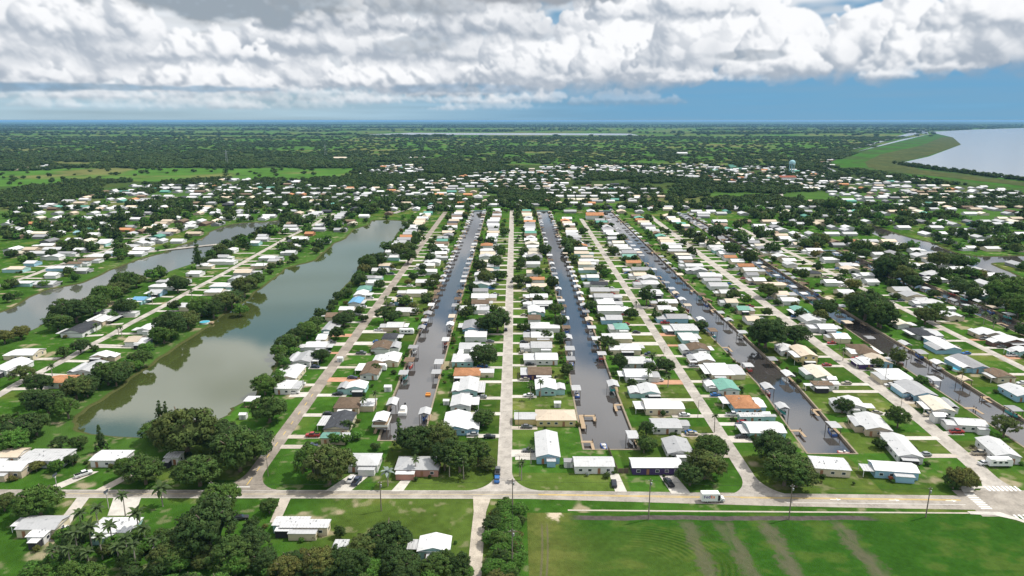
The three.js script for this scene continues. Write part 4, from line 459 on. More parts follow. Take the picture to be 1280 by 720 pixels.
// ---------- driveways ----------
for (const h of drives) {
  const st = h.row.slice(0, 2), sg = h.row[2] === 'L' ? -1 : 1, sx = streetX(st, h.D) + sg * 2.3, x1 = h.x - sg * (h.w / 2 - (h.own ? 0.6 : 1));
  if (sg * (x1 - sx) < 3 || h.D > 760) continue;
  const r = hash(h.n * 3, h.row.charCodeAt(1) + sg), wide = r > 0.7 ? 5.6 : 3.1, z = h.D - h.d / 2 - 0.2 + (r - 0.5) * 2 + (h.D < 235 ? h.d * 0.4 : 0), m = [concrete, concreteW, concrete2, concreteW, concrete, paver][r * 97 % 6 | 0];
  h.drive = [sx, x1, z, wide];
  if (h.D < 225) continue;
  struct('driveway', flat(rect(Math.min(sx, x1), z - wide / 2, Math.max(sx, x1), z + wide / 2), 0.05), h.D > 420 && m === paver ? concrete : m, 'driveway of ' + ord(h.n) + ' house from main road, ' + sideName[h.row[2]] + streetName[st]);
}
for (const [p, l, m] of [[[[-63, 204.2], [-54.5, 204.2], [-50, 215.5], [-57, 215.5]], 'wide pale driveway of the white hipped house by main road', concreteW], [[[-41, 204.2], [-37, 204.2], [-34.8, 214], [-38, 214]], 'pale driveway of the brick house by main road', concreteW], [[[33.6, 204.2], [37.5, 204.2], [36.5, 216], [33.2, 216]], 'pale driveway left of the purple house', concreteW], [[[52, 203], [58.5, 203], [56, 215], [50.5, 215]], 'pale driveway of the purple house', concreteW], [[[-158, 204.2], [-153, 204.2], [-146, 217], [-150, 217]], 'driveway at far left edge above main road', concrete], [[[-140, 204.2], [-136, 204.2], [-131, 217], [-134.5, 217]], 'driveway of the second home left of the brown street', concrete2], [[[-131, 199.9], [-122, 199.9], [-118.5, 189.5], [-127, 189.5]], 'wide pale driveway below main road behind palms', concreteW], [[[-143, 199.9], [-139, 199.9], [-134, 176], [-138, 176]], 'driveway below main road beside left house', concrete], [[[-76.5, 199.9], [-73, 199.9], [-72, 186], [-75, 186]], 'driveway of white mobile home below main road', concrete2], [[[0.4, 226], [9, 226], [9, 230.5], [0.4, 230.5]], 'white driveway by the centre junction', concreteW]]) struct('driveway', flat(p, 0.05), m, l);

for (const h of sideDrives) { const line = h.row[0] === 'R' ? R0 : RL; let m = 1e9, p = null; for (const q of line) { const k = Math.hypot(q[0] - h.x, q[1] - h.D); if (k < m) { m = k; p = q; } } if (m > 45 || m < 9) continue; const t = 1 - (Math.min(h.w, h.d) / 2) / m, s = 3 / m; struct('driveway', strip([[mix(p[0], h.x, s) - 1, mix(p[1], h.D, s) - h.d * 0.3], [mix(p[0], h.x, t), mix(p[1], h.D, t) - h.d * 0.35]], 3.2, 0.06), hash(h.x | 0, 4) > 0.5 ? concrete : concreteW, 'driveway of ' + ord(h.n) + ' house ' + (h.row[0] === 'R' ? (h.row[2] === 'L' ? 'left of' : 'right of') + ' road between the ponds' : 'behind the narrow pond')); }
// ---------- boathouses, docks and boats ----------
const DR = rngOf(88), dockRoofs = ['w', 'l', 'l', 'w', 'g', 't', 'l', 'b'];
const hullGeo = (() => { const s = new THREE.Shape(); s.moveTo(-1, 2.6); s.lineTo(1, 2.6); s.quadraticCurveTo(1.15, -0.8, 0, -3.3); s.quadraticCurveTo(-1.15, -0.8, -1, 2.6); return new THREE.ExtrudeGeometry(s, { depth: 0.55, bevelEnabled: true, bevelSize: 0.12, bevelThickness: 0.25, bevelSegments: 2, curveSegments: 6 }).rotateX(-PI / 2); })();
const deckGeo = (() => { const s = new THREE.Shape(); s.moveTo(-0.8, 2.3); s.lineTo(0.8, 2.3); s.quadraticCurveTo(0.9, -0.6, 0, -2.4); s.quadraticCurveTo(-0.9, -0.6, -0.8, 2.3); return new THREE.ExtrudeGeometry(s, { depth: 0.06, bevelEnabled: false, curveSegments: 5 }).rotateX(-PI / 2).translate(0, 0.79, 0); })();
const shield = faces([[[-0.75, 0.8, -0.4], [0.75, 0.8, -0.4], [0.6, 1.35, 0], [-0.6, 1.35, 0]]]), consoleGeo = box(0.9, 0.75, 0.7, 0, 0.82, 0.3), motorGeo = box(0.4, 0.9, 0.45, 0, 0.4, -2.85);
const hullMats = [whitePaint, std([.7, .7, .68], { roughness: 0.3 }), std([.04, .10, .32], { roughness: 0.3 }), std([.05, .30, .28], { roughness: 0.3 }), std([.35, .05, .04], { roughness: 0.3 })], deckMat = std([.48, .45, .40]);
function boat(x, D, y, turn, c, label, s = 1) { const t = thing('motor_boat', label, 'boat', 'boats on the canals'); put(t, x, D, turn, y); t.scale.setScalar(s); mesh('hull', hullGeo, hullMats[c], t); mesh('deck', deckGeo, deckMat, t); mesh('windshield', shield, glass, t); mesh('console', consoleGeo, whitePaint, t); mesh('outboard_motor', motorGeo, tyre, t).rotation.y = PI; return t; }
let boats = 0, docks = 0;
const bankName = { l: 'left bank of ', r: 'right bank of ' };
function boathouse(ck, s, D, n, o = {}) {
  const inw = s === 'l' ? 1 : -1, x = lerpX(CANALS[ck][s], D) + inw * (o.out ?? 1.3 + DR() * 0.7), w = o.w ?? 3.4 + DR() * 1.2, d = o.d ?? 5 + DR() * 2.2, h = o.h ?? 2.9, c = o.c ?? dockRoofs[DR() * 8 | 0], open = DR() < 0.14 && !o.c;
  if (!inFrame(x, D, -2)) return; docks++;
  const where = ord(n) + ' from near end, ' + bankName[s] + canalNames[ck];
  if (open) { const t = thing('dock', 'bare timber dock, ' + where, 'dock', 'docks along the canals'); put(t, x, D); mesh('deck', box(w, 0.16, 1.6, 0, 0.12, 0), wood, t); mesh('finger', box(1.1, 0.16, d, inw * (w / 2 - 0.5), 0.1, d / 2), wood, t); for (const p of [-1, 1]) mesh('pile', box(0.25, 2.6, 0.25, inw * (w / 2 - 0.1), -1.5, p * 0.7), oldWood, t); return; }
  const t = thing('boathouse', (o.tall ? 'tall two-storey ' : '') + roofName[c] + '-roofed boathouse, ' + where, 'boathouse', 'boathouses along the canals'); put(t, x, D);
  const roof = roofGeo(o.tall || DR() < 0.35 ? 'gz' : 'f', w + 0.6, d + 0.6, 0.8).translate(0, h, 0); mesh('roof', roof, ROOF[c][DR() * 3 | 0], t);
  if (D < 620) { for (const sx of [-1, 1]) for (const sz of [-1, 1]) mesh('post', box(0.2, h + 1.2, 0.2, sx * (w / 2 - 0.1), -1.3, sz * (d / 2 - 0.1)), oldWood, t); mesh('deck', box(1.1, 0.16, d + 0.3, -inw * (w / 2 - 0.4), 0.12, 0), wood, t); }
  if (o.tall) { mesh('upper_deck', box(w + 1, 0.2, d + 1, 0, 2.9, 0), wood, t); mesh('railing', merge([box(w + 1, 0.9, 0.06, 0, 3.1, d / 2 + 0.45), box(0.06, 0.9, d + 1, w / 2 + 0.45, 3.1, 0), box(0.06, 0.9, d + 1, -w / 2 - 0.45, 3.1, 0)]), trim, t); mesh('store_room', box(w - 0.6, 2.6, d * 0.5, 0, 0.2, -d * 0.2), WALL.g, t); }
  if (D < 470 && !o.tall && (o.boat ?? DR() < 0.62)) { boats++; boat(x + inw * 0.4, D, DR() < 0.5 ? 0.35 : -0.95, DR() < 0.5 ? 0 : PI, DR() * 5 | 0, 'motor boat under boathouse ' + where); }
}
const nearDocks = { C1l: [272, 307, 325, 345, 380, 395, 410], C1r: [262, 308, 322, 358, 387, 404], C2l: [240, 288, 327, 343, 362, 381, 400], C2r: [241, 275, 293, 335, 360, 381, 397, 415], C3l: [250, 268, 290, 318, 352, 376, 398], C3r: [250, 270, 306, 327, 372, 396, 413], C4l: [272, 300, 330, 362, 392], C4r: [266, 284, 300, 322, 338, 352, 398], C5l: [398], C5r: [372, 410] };
for (const ck in CANALS) for (const s of ['l', 'r']) {
  const list = [...nearDocks[ck + s]]; const line = CANALS[ck][s]; for (let D = 426 + DR() * 6; D < line[line.length - 1][1] - 12; D += 13 + DR() * 9) list.push(D);
  list.forEach((D, k) => { const o = {}; if (ck + s === 'C1l' && D === 272) Object.assign(o, { c: 'w', boat: false }); boathouse(ck, s, D, k + 1, o); });
}
boathouse('C1', 'l', 251, 1, { tall: true, w: 5.2, d: 8, h: 5.4, c: 'w', out: 0.2 });
{ const b = boat(-47.2, 270, -0.8, PI, 1, 'large white cabin cruiser moored at near end of left canal', 1.55); mesh('cabin', box(1.3, 0.7, 1.9, 0, 0.85, -0.5), whitePaint, b); }
boat(34.2, 237, -0.9, 0.1, 2, 'blue runabout moored at near end of canal right of centre'); boat(123, 233, -0.9, 1.3, 4, 'red boat at near end of second canal right of centre', 0.8);
{ const t = thing('dock', 'tan L-shaped timber dock on canal right of centre street', 'dock'); put(t, 29, 258); mesh('walkway', box(1.8, 0.2, 13, -1.2, 0.12, 0), wood, t); mesh('arm', box(5, 0.2, 1.4, 2.2, 0.12, -5.6), wood, t); mesh('arm_end', box(1.2, 0.2, 4.6, 4.2, 0.1, -2.8), wood, t); for (const [a, b] of [[4.6, -1], [4.6, -5], [0, 5], [0, -5]]) mesh('pile', box(0.3, 2.8, 0.3, a, -1.6, b), oldWood, t); }
{ const t = thing('float', 'orange swim float on canal left of centre street', 'float'); put(t, -39, 288, 0, -0.85); mesh('base', box(2.2, 0.5, 2.4), std([.55, .22, .05]), t); mesh('seat', box(2, 0.4, 0.5, 0, 0.5, -0.8), std([.6, .28, .08]), t); }

// ---------- vehicles ----------
const CR = rngOf(404), carCols = [[.62, .62, .62, 'white'], [.62, .62, .62, 'white'], [.30, .31, .32, 'silver'], [.02, .02, .025, 'black'], [.03, .04, .08, 'dark blue'], [.32, .03, .03, 'red'], [.12, .125, .13, 'grey'], [.02, .12, .35, 'blue'], [.36, .32, .25, 'tan']].map(([r, g, b, n]) => [std([r, g, b], { roughness: 0.3 }), n]);
const prof = (pts, w) => { const s = new THREE.Shape(pts.map((p) => new THREE.Vector2(...p))); return new THREE.ExtrudeGeometry(s, { depth: w - 0.2, bevelEnabled: true, bevelSize: 0.08, bevelThickness: 0.1, bevelSegments: 1 }).translate(0, 0, -(w - 0.2) / 2); };
const wheelGeo = new THREE.CylinderGeometry(0.34, 0.34, 0.24, 12).rotateX(PI / 2), rimGeo = new THREE.CylinderGeometry(0.2, 0.2, 0.26, 8).rotateX(PI / 2);
const carBody = prof([[-2.2, 0.35], [2.2, 0.35], [2.25, 0.75], [1.2, 0.95], [-2.1, 1.0], [-2.25, 0.8]], 1.75), carTop = prof([[-1.85, 1.0], [1.05, 0.98], [0.35, 1.42], [-1.2, 1.45]], 1.5), carRoof = box(1.6, 0.06, 1.35, -0.42, 1.47, 0);
const pickBody = prof([[-2.6, 0.45], [2.6, 0.45], [2.65, 1.0], [1.5, 1.15], [-2.6, 1.1]], 1.9), pickTop = prof([[-0.7, 1.15], [1.5, 1.15], [0.95, 1.75], [-0.5, 1.78]], 1.65), pickRoof = box(1.4, 0.06, 1.5, 0.22, 1.82, 0), bedGeo = box(1.7, 0.05, 1.5, -1.7, 1.17, 0), lampGeo = box(0.08, 0.16, 0.35);
function car(x, D, turn, ci, label, pick = false) {
  const t = thing(pick ? 'pickup_truck' : 'car', label, pick ? 'pickup' : 'car', 'parked cars'); put(t, x, D, turn, 0.06);
  mesh('body', pick ? pickBody : carBody, carCols[ci][0], t); mesh('cabin_glass', pick ? pickTop : carTop, glass, t); mesh('cabin_roof', pick ? pickRoof : carRoof, carCols[ci][0], t); if (pick) mesh('bed', bedGeo, tyre, t);
  const wx = pick ? 1.65 : 1.4, wz = pick ? 0.9 : 0.84; for (const a of [-1, 1]) for (const b of [-1, 1]) { const w = mesh('wheel', wheelGeo, tyre, t); w.position.set(a * wx, 0.34, b * wz); mesh('rim', rimGeo, steel, w); }
  for (const b of [-1, 1]) mesh('headlight', lampGeo, trim, t).position.set(pick ? 2.68 : 2.28, pick ? 0.72 : 0.62, b * 0.6);
  return t;
}
let cars = 0;
for (const h of drives) if (h.drive && h.own && h.D < 560 && h.D > 225 && CR() < 0.85) {
  const [a, b, z, w] = h.drive, ci = CR() * carCols.length | 0, pick = CR() < 0.3; cars++;
  car(mix(a, b, 0.55 + CR() * 0.3), z + (w > 4 ? 1.2 : 0), (CR() < 0.5 ? 0 : PI) + (CR() - 0.5) * 0.1, ci, carCols[ci][1] + (pick ? ' pickup' : ' car') + ' at ' + ord(h.n) + ' house from main road, ' + sideName[h.row[2]] + streetName[h.row.slice(0, 2)], pick);
}
for (const [x, D, r, c, l, p] of [[-136, 181, 0.9, 0, 'white van-like car beside the left house below main road'], [-149.5, 214, 0.8, 0, 'white pickup on driveway at far left', true], [-55.8, 211, 1.4, 0, 'white car on wide driveway by main road'], [-53.6, 209.6, 1.35, 4, 'dark blue pickup on wide driveway by main road', true], [-5.8, 216.5, 1.57, 6, 'grey pickup parked on the centre street near the junction', true], [-5.9, 211.2, 1.57, 7, 'blue car parked behind grey pickup on centre street'], [-9.6, 243.5, 0.1, 3, 'black car under trees left of centre street'], [33.8, 208.5, 1.5, 3, 'black car on driveway left of the purple house'], [52.4, 209, 1.8, 3, 'black pickup on driveway of the purple house', true], [69.5, 247.5, 0, 7, 'bright blue car on left side of first street right of centre'], [91.5, 254.5, 0, 4, 'dark blue car by the long white home right of centre'], [93, 256.8, 0, 5, 'red car by the long white home right of centre'], [168.5, 223, 0.2, 0, 'white car beside the motor home at right edge'], [-84.5, 187.5, 0.3, 3, 'black car beside white mobile home below main road'], [-4.9, 383, 1.57, 3, 'black car on centre street under the big oak'], [-2, 505, 1.57, 6, 'grey car driving far up the centre street']]) { cars++; car(x, D, r, c, l, p); }
// motor homes and caravans
const rvGeo = prof([[-4, 0.6], [4, 0.6], [4.1, 2.2], [3.5, 3.2], [-4, 3.2]], 2.4);
for (const [x, D, r, l] of [[-67, 317, 0, 'white caravan beside the brown-roofed house on left street'], [173, 222, 0, 'white motor home parked at right edge by second street'], [-62, 376, 0, 'white boxy trailer behind the dark roof on left street'], [-28, 336, 1.5, 'white camper behind trees left of centre street']]) { const t = thing('motor_home', l, 'motor home'); put(t, x, D, r, 0.05); mesh('body', rvGeo, whitePaint, t); mesh('awning', box(4, 0.1, 0.4, -0.5, 2.7, 1.35), trim, t); for (let k = 0; k < 3; k++) { const f = mesh('window', box(1.1, 0.7, 0.06), glass, t); f.position.set(-2.4 + k * 2, 1.6, 1.22); } for (const a of [-2.2, 2.4]) for (const b of [-1, 1]) mesh('wheel', wheelGeo, tyre, t).position.set(a, 0.35, b * 1.05); mesh('windscreen', box(0.06, 0.9, 1.9, 4.05, 1.5, 0), glass, t); }
// delivery truck on the main road
{
  const font = await new FontLoader().loadAsync('fonts/droid/droid_sans_bold.typeface.json');
  const t = thing('delivery_truck', 'white step-in parcel delivery truck driving on the main road', 'truck'); put(t, 64.4, 198.4, 0.02, 0.06);
  mesh('cargo_body', prof([[-3.9, 0.65], [1.6, 0.65], [1.6, 3.25], [-3.9, 3.25]], 2.35), whitePaint, t);
  mesh('cab', prof([[1.6, 0.6], [2.3, 0.6], [2.3, 1.7], [1.75, 3.05], [1.6, 3.05]], 2.2), whitePaint, t); mesh('hood', prof([[2.3, 0.6], [3.35, 0.6], [3.35, 1.35], [2.3, 1.65]], 1.9), whitePaint, t);
  mesh('windshield', faces([[[2.43, 1.72, 0.95], [2.43, 1.72, -0.95], [1.9, 3.0, -0.95], [1.9, 3.0, 0.95]]]), glass, t);
  for (const s of [-1, 1]) { mesh('side_door', box(0.75, 1.9, 0.05, 1.55, 0.85, s * 1.19), darkScreen, t); for (const a of [-2.1, 2.55]) { const w = mesh('wheel', wheelGeo, tyre, t); w.scale.set(1.3, 1.3, 1.1); w.position.set(a, 0.45, s * 0.98); mesh('rim', rimGeo, steel, w); } mesh('headlight', lampGeo, trim, t).position.set(3.43, 0.85, s * 0.65); }
  mesh('bumper', box(0.15, 0.3, 2.2, 3.5, 0.45, 0), steel, t);
  const purple = std([.075, .02, .22]), orange = std([.85, .16, .02]);
  for (const s of [1, -1]) { let x = 0; const parts = [['Fed', purple], ['Ex', orange]].map(([w, m]) => { const g = new TextGeometry(w, { font, size: 0.95, depth: 0.02, curveSegments: 3 }); g.computeBoundingBox(); const o = x; x += g.boundingBox.max.x + 0.06; return [g, m, o]; }); for (const [g, m, o] of parts) { const q = mesh('lettering', g.translate(o - x / 2, 0, 0), m, t); q.rotation.y = s > 0 ? 0 : PI; q.position.set(-1.6, 1.75, s * 1.185); } }
}
// ---------- yards: sheds, pools, fence, poles ----------
const shedG = wallGeo('gx', 2.8, 2.4, 2, 0.6), shedR = roofGeo('gx', 3.1, 2.8, 0.6).translate(0, 2.14, 0), shedDoor = box(1, 1.7, 0.06, 0, 0, 1.24);
for (const [x, D, c, s, l] of [[-64.7, 242, 'l', 1.1, 'pale grey garden shed beside the teal-roofed building'], [18.6, 273.5, 'w', 1, 'small white round-shouldered shed near canal right of centre'], [19.3, 221.5, 'g', 1.1, 'grey green shed beside long white house by main road'], [-29.5, 276, 'w', .9, 'small white shed by canal left of centre'], [-126, 205.5 + 34, 'l', 1.5, 'pale arched shed above left home near big pond'], [-57.5, 291, 'w', 1.1, 'white shed on lawn beside left canal'], [128.5, 205 + 12, 'w', 1.4, 'white shed beside light blue house'], [-89, 330, 'w', 1, 'white shed by pond beside the left street'], [104, 262, 'w', 1.1, 'white shed behind the terracotta roof'], [-112, 261, 'w', 1, 'white shed among trees by the big pond'], [173, 259, 'w', 1.5, 'white shed by third canal right of centre'], [148, 300, 'w', 1.4, 'white shed beside cream two-storey house']]) { const t = thing('shed', l, 'shed', 'garden sheds'); put(t, x, D); t.scale.setScalar(s); mesh('wall', shedG, WALL.w, t); mesh('roof', shedR, ROOF[c][0], t); mesh('door', shedDoor, WALL.g, t); }
{ const t = thing('boat_shelter', 'white-roofed boat shelter on near shore of big pond', 'boathouse'); put(t, -113.5, 275); mesh('roof', roofGeo('f', 5.5, 6, 0.5).translate(0, 2.9, 0), ROOF.w[0], t); for (const a of [-1, 1]) for (const b of [-1, 1]) mesh('post', box(0.2, 3.6, 0.2, a * 2.4, -0.8, b * 2.6), oldWood, t); mesh('deck', box(5, 0.2, 1.4, 0, 0, 2.3), wood, t); }
const poolWater = std([.10, .45, .60], { roughness: 0.08 });
for (const [x, D, l] of [[219, 318, 'round blue above-ground pool beside third canal right of centre'], [186, 376, 'round blue pool behind white houses right of centre'], [-188, 397, 'small blue pool on left shore of big pond'], [-108, 331.5, 'blue pool at house on left street by big pond']]) { const t = thing('swimming_pool', l, 'pool', 'yard pools'); put(t, x, D); mesh('rim', new THREE.CylinderGeometry(3, 3, 1.1, 24, 1, true).translate(0, 0.55, 0), trim, t); mesh('pool_water', new THREE.CircleGeometry(2.95, 24).rotateX(-PI / 2).translate(0, 0.95, 0), poolWater, t); mesh('deck', box(2.4, 0.9, 2.4, 3.9, 0, 0), wood, t); }
{ const t = thing('fence', 'dark timber privacy fence at near end of canal right of centre', 'fence'); put(t, 0, 0); for (let k = 0; k < 9; k++) { const p = mesh('fence_panel', box(0.1, 1.8, 1.75), oldWood, t); p.position.set(35.2 + k * 0.12, 0, -(232.5 - k * 1.85)); } for (let k = 0; k < 2; k++) mesh('fence_panel', box(1.75, 1.8, 0.1), oldWood, t).position.set(37.2 + k * 1.85, 0, -216.6); }
const poleMat = std([.20, .17, .14]), concPole = std([.42, .40, .37]), wireMat = std([.05, .05, .05]);
const tops = [];
for (const [x, D, h, l] of [[-95, 192.8, 10, 'utility pole opposite the brown street junction'], [-42, 192.5, 10.5, 'utility pole below the main road left of the gravel lane'], [-0.5, 189.5, 13, 'tall utility pole at top of hedge by the gravel lane'], [41.5, 187.8, 14, 'utility pole between the centre street and delivery truck'], [85, 188.2, 12, 'utility pole opposite first street right of centre'], [128, 189.5, 10.5, 'utility pole left of the crosswalk'], [-0.5, 163, 13, 'utility pole in the hedge at bottom edge']]) {
  const t = thing('utility_pole', l, 'pole', 'utility poles'); put(t, x, D); mesh('shaft', new THREE.CylinderGeometry(0.13, 0.2, h, 8).translate(0, h / 2, 0), poleMat, t); mesh('crossarm', box(x > -5 && x < 5 ? 2.4 : 1.2, 0.14, 0.14, 0, h - 0.7, 0.1), poleMat, t); if (x > -60) mesh('transformer', new THREE.CylinderGeometry(0.25, 0.25, 0.8, 8).translate(0.35, h - 1.7, 0), steel, t); for (const s of [-1, 1]) mesh('insulator', new THREE.CylinderGeometry(0.06, 0.06, 0.25, 6).translate(s * 0.5, h - 0.45, 0.1), trim, t);
  tops.push([x, h - 0.4, D]);
}
const wire = (a, b, l) => { const c = new THREE.QuadraticBezierCurve3(new THREE.Vector3(a[0], a[1], -a[2]), new THREE.Vector3((a[0] + b[0]) / 2, (a[1] + b[1]) / 2 - 1.6, -(a[2] + b[2]) / 2), new THREE.Vector3(b[0], b[1], -b[2])); tag(mesh(numbered('power_line'), new THREE.TubeGeometry(c, 14, 0.03, 4), wireMat), l, 'wire', 'power lines'); };
for (let k = 0; k < 5; k++) wire(tops[k], tops[k + 1], 'thin power line sagging over verge, ' + ord(k + 1) + ' span from the left'); wire(tops[2], tops[6], 'thin power line running down over the hedge');
const lampN = {};
for (const [st, D, s] of [['S1', 214, 1], ['S1', 252, 1], ['S1', 300, 1], ['S0', 214, 1], ['S0', 290, -1], ['S2', 262, -1], ['S2', 330, -1], ['S3', 268, -1], ['S3', 300, 1], ['S3', 345, 1]]) { const t = thing('lamp_post', 'slim street lamp post, ' + ord(lampN[st] = (lampN[st] ?? 0) + 1) + ' from main road on ' + streetName[st], 'lamp post', 'street lamps'); put(t, streetX(st, D) + s * 5.2, D); mesh('shaft', new THREE.CylinderGeometry(0.08, 0.12, 8, 6).translate(0, 4, 0), poleMat, t); mesh('arm', box(1.6, 0.08, 0.08, -s * 0.8, 7.8, 0), steel, t); mesh('lamp_head', box(0.6, 0.14, 0.25, -s * 1.6, 7.72, 0), steel, t); }
for (const [x, D, l] of [[-152, 203.9, 'solar street lamp with slanted panel at far left'], [-129, 193.6, 'solar street lamp with slanted panel beside the palms']]) { const t = thing('solar_lamp', l, 'lamp post'); put(t, x, D); mesh('shaft', new THREE.CylinderGeometry(0.1, 0.14, 6, 8).translate(0, 3, 0), concPole, t); const p = mesh('solar_panel', box(1.6, 0.08, 1), glass, t); p.position.set(0, 6, 0); p.rotation.set(0.5, 0.6, 0.3); mesh('battery_box', box(0.4, 0.5, 0.4, 0, 5, 0.1), trim, t); }
// water tower of the far town
{ const t = thing('water_tower', 'pale blue water tower rising over the far town', 'water tower'); put(t, 625, 1560); const tm = std([.32, .52, .56]); mesh('tank', new THREE.LatheGeometry([[0.1, 19], [4, 20], [6.5, 23], [7, 26], [6.2, 29.5], [3.6, 32], [0.1, 33]].map((p) => new THREE.Vector2(...p)), 20), tm, t); for (let k = 0; k < 6; k++) mesh('leg', new THREE.CylinderGeometry(0.5, 0.6, 23, 8).translate(5.6 * Math.cos(k * PI / 3), 11.5, 5.6 * Math.sin(k * PI / 3)), tm, t); mesh('riser', new THREE.CylinderGeometry(1.1, 1.3, 20, 10).translate(0, 10, 0), tm, t); mesh('catwalk', new THREE.TorusGeometry(7.2, 0.3, 6, 20).rotateX(PI / 2).translate(0, 24, 0), steel, t); }
for (const [x, D, w, d, h, c, l] of [[560, 1420, 34, 22, 6, 'r', 'red-roofed hall below the water tower'], [-540, 2150, 40, 26, 6, 't', 'beige barn in clearing of far left field'], [590, 2450, 36, 24, 7, 'w', 'long white barn in far field at right'], [100, 850, 22, 16, 5, 'o', 'terracotta-roofed house behind canal right of centre']]) { const t = thing('hall', l, 'building'); put(t, x, D); mesh('wall', wallGeo('gx', w - 1, d - 1, h, 3), WALL.w, t); mesh('roof', roofGeo('gx', w, d, 3).translate(0, h + 0.15, 0), ROOF[c][0], t); }
for (const [x, D, l] of [[-790, 1900, 'lattice power pylon in far left fields'], [-640, 2350, 'second lattice power pylon farther left']]) { const t = thing('pylon', l, 'pylon', 'far power pylons'); put(t, x, D); for (const a of [-1, 1]) for (const b of [-1, 1]) { const p = mesh('leg', box(0.35, 40, 0.35), steel, t); p.position.set(a * 3, 0, b * 3); p.rotation.set(-b * 0.06, 0, a * 0.06); } for (const y of [30, 36]) mesh('crossarm', box(14, 0.5, 0.5, 0, y, 0), steel, t); }
// ---------- trees ----------
const leafMat = (c) => new THREE.MeshPhysicalMaterial({ color: new THREE.Color().setRGB(...c), roughness: 0.95, specularIntensity: 0.15, vertexColors: true, transmission: 0.25, thickness: 0, side: THREE.DoubleSide });
const LEAF = { o: leafMat([0.062, 0.110, 0.028]), d: leafMat([0.048, 0.086, 0.026]), h: leafMat([0.074, 0.137, 0.029]), e: leafMat([0.085, 0.118, 0.035]), g: leafMat([0.078, 0.173, 0.031]), y: leafMat([0.116, 0.130, 0.038]), p: leafMat([0.070, 0.110, 0.036]), b: leafMat([0.259, 0.311, 0.286]), f: leafMat([0.043, 0.067, 0.023]) };
const barkMat = std([.16, .13, .10], { roughness: 1 });
function crownGeo(seed, o) {                     // width 1, foot at y = 0
  const r = rngOf(seed), P = [], N = [], C = [], I = [], tall = o.tall ?? 0.62, y0 = o.y0 ?? 0.16, cone = o.cone;
  const a = new THREE.Vector3(), b = new THREE.Vector3(), n = new THREE.Vector3(), lobes = [];
  for (let k = 0; k < 7; k++) lobes.push([r() * 2 * PI, r() * 1.2 - 0.2, 0.75 + 0.4 * r()]);
  for (let k = 0; k < o.clumps * (o.thin ?? 1); k++) {
    const az = r() * 2 * PI, sy = r() ** 0.75 * 1.35 - 0.35, ry = Math.min(1, sy); let rad = Math.sqrt(Math.max(0.02, 1 - ry * ry));
    let lob = 0.82; for (const [la, ly, lw] of lobes) { const d = Math.hypot(Math.sin((az - la) / 2) * 2, ry - ly); lob = Math.max(lob, lw * (1.12 - 0.5 * d)); }
    lob = Math.min(lob, 1.08); const depth = 0.8 + 0.2 * r();
    const cy = cone ? y0 + (r() ** 1.3) * tall : y0 + tall * 0.42 + ry * tall * 0.5 * lob * depth; if (cone) rad = 1.02 - (cy - y0) / tall;
    const R = 0.44 * rad * (cone ? 0.85 + 0.3 * r() : lob * depth), cx = Math.cos(az) * R, cz = Math.sin(az) * R, cr = o.cr * (0.7 + 0.6 * r()), tint = 0.75 + 0.55 * r(), warm = 0.9 + 0.25 * r();
    for (let l = 0; l < o.leaves; l++) {
      n.set(r() * 2 - 1, r() * 1.7 - 0.6, r() * 2 - 1).normalize(); const q = cr * Math.cbrt(r()), px = cx + n.x * q, py = cy + n.y * q * 0.8, pz = cz + n.z * q;
      a.set(r() - 0.5, r() - 0.5, r() - 0.5).cross(n).normalize(); b.crossVectors(n, a).add(new THREE.Vector3((r() - .5) * .9, (r() - .5) * .9, (r() - .5) * .9)).normalize(); const s = o.leaf * (0.6 + 0.8 * r()), v = P.length / 3, t2 = tint * (0.85 + 0.3 * r());
      for (const [i, j] of [[-1, 0], [0, -0.55], [1, 0], [0, 0.55]]) { P.push(px + a.x * i * s + b.x * j * s, py + a.y * i * s + b.y * j * s, pz + a.z * i * s + b.z * j * s); const ox = px, oy = py - y0 - tall * 0.3, oz = pz, ol = Math.hypot(ox, oy, oz) || 1; const mx = n.x * 0.7 + ox / ol * 0.5, my = n.y * 0.7 + oy / ol * 0.5, mz = n.z * 0.7 + oz / ol * 0.5, ml = Math.hypot(mx, my, mz) || 1; N.push(mx / ml, my / ml, mz / ml); C.push(t2 * warm, t2, t2 * 0.95); }
      I.push(v, v + 1, v + 2, v, v + 2, v + 3);
    }
  }
  // added core blob in a darker leaf tone, blocks light through the crown
  const core = new THREE.IcosahedronGeometry(1, 1), cp = core.attributes.position; for (let k = 0; k < cp.count; k += 1) { const x = cp.getX(k), y = cp.getY(k), z = cp.getZ(k), s = 0.55 + 0.75 * hash((x * 97 | 0) + seed, (y * 89 | 0) + (z * 83 | 0) * 7), w = o.thin ? 0.1 : cone ? 0.26 * (1.1 - (y * 0.5 + 0.5))   : 0.26; P.push(x * w * s, y0 + tall * (cone ? 0.45 : 0.42) + y * tall * (cone ? 0.42 : 0.26) * s, z * w * s); N.push(x, y, z); C.push(0.8, 0.8, 0.8); } for (let k = 0; k < cp.count; k++) I.push(P.length / 3 - cp.count + k);
  const g = new THREE.BufferGeometry(); g.setAttribute('position', new THREE.Float32BufferAttribute(P, 3)); g.setAttribute('normal', new THREE.Float32BufferAttribute(N, 3)); g.setAttribute('color', new THREE.Float32BufferAttribute(C, 3)); g.setIndex(I); return g;
}
function trunkGeo(seed, h) { const r = rngOf(seed + 900), l = [new THREE.CylinderGeometry(0.022, 0.036, h * 0.55, 7).translate(0, h * 0.275, 0)]; for (let k = 0; k < 4; k++) { const a = k * 1.6 + r(), len = 0.3 + 0.1 * r(); l.push(new THREE.CylinderGeometry(0.008, 0.02, len, 5).translate(0, len / 2, 0).rotateZ(0.6 + 0.3 * r()).rotateY(a).translate(0, h * 0.5, 0)); } return merge(l); }
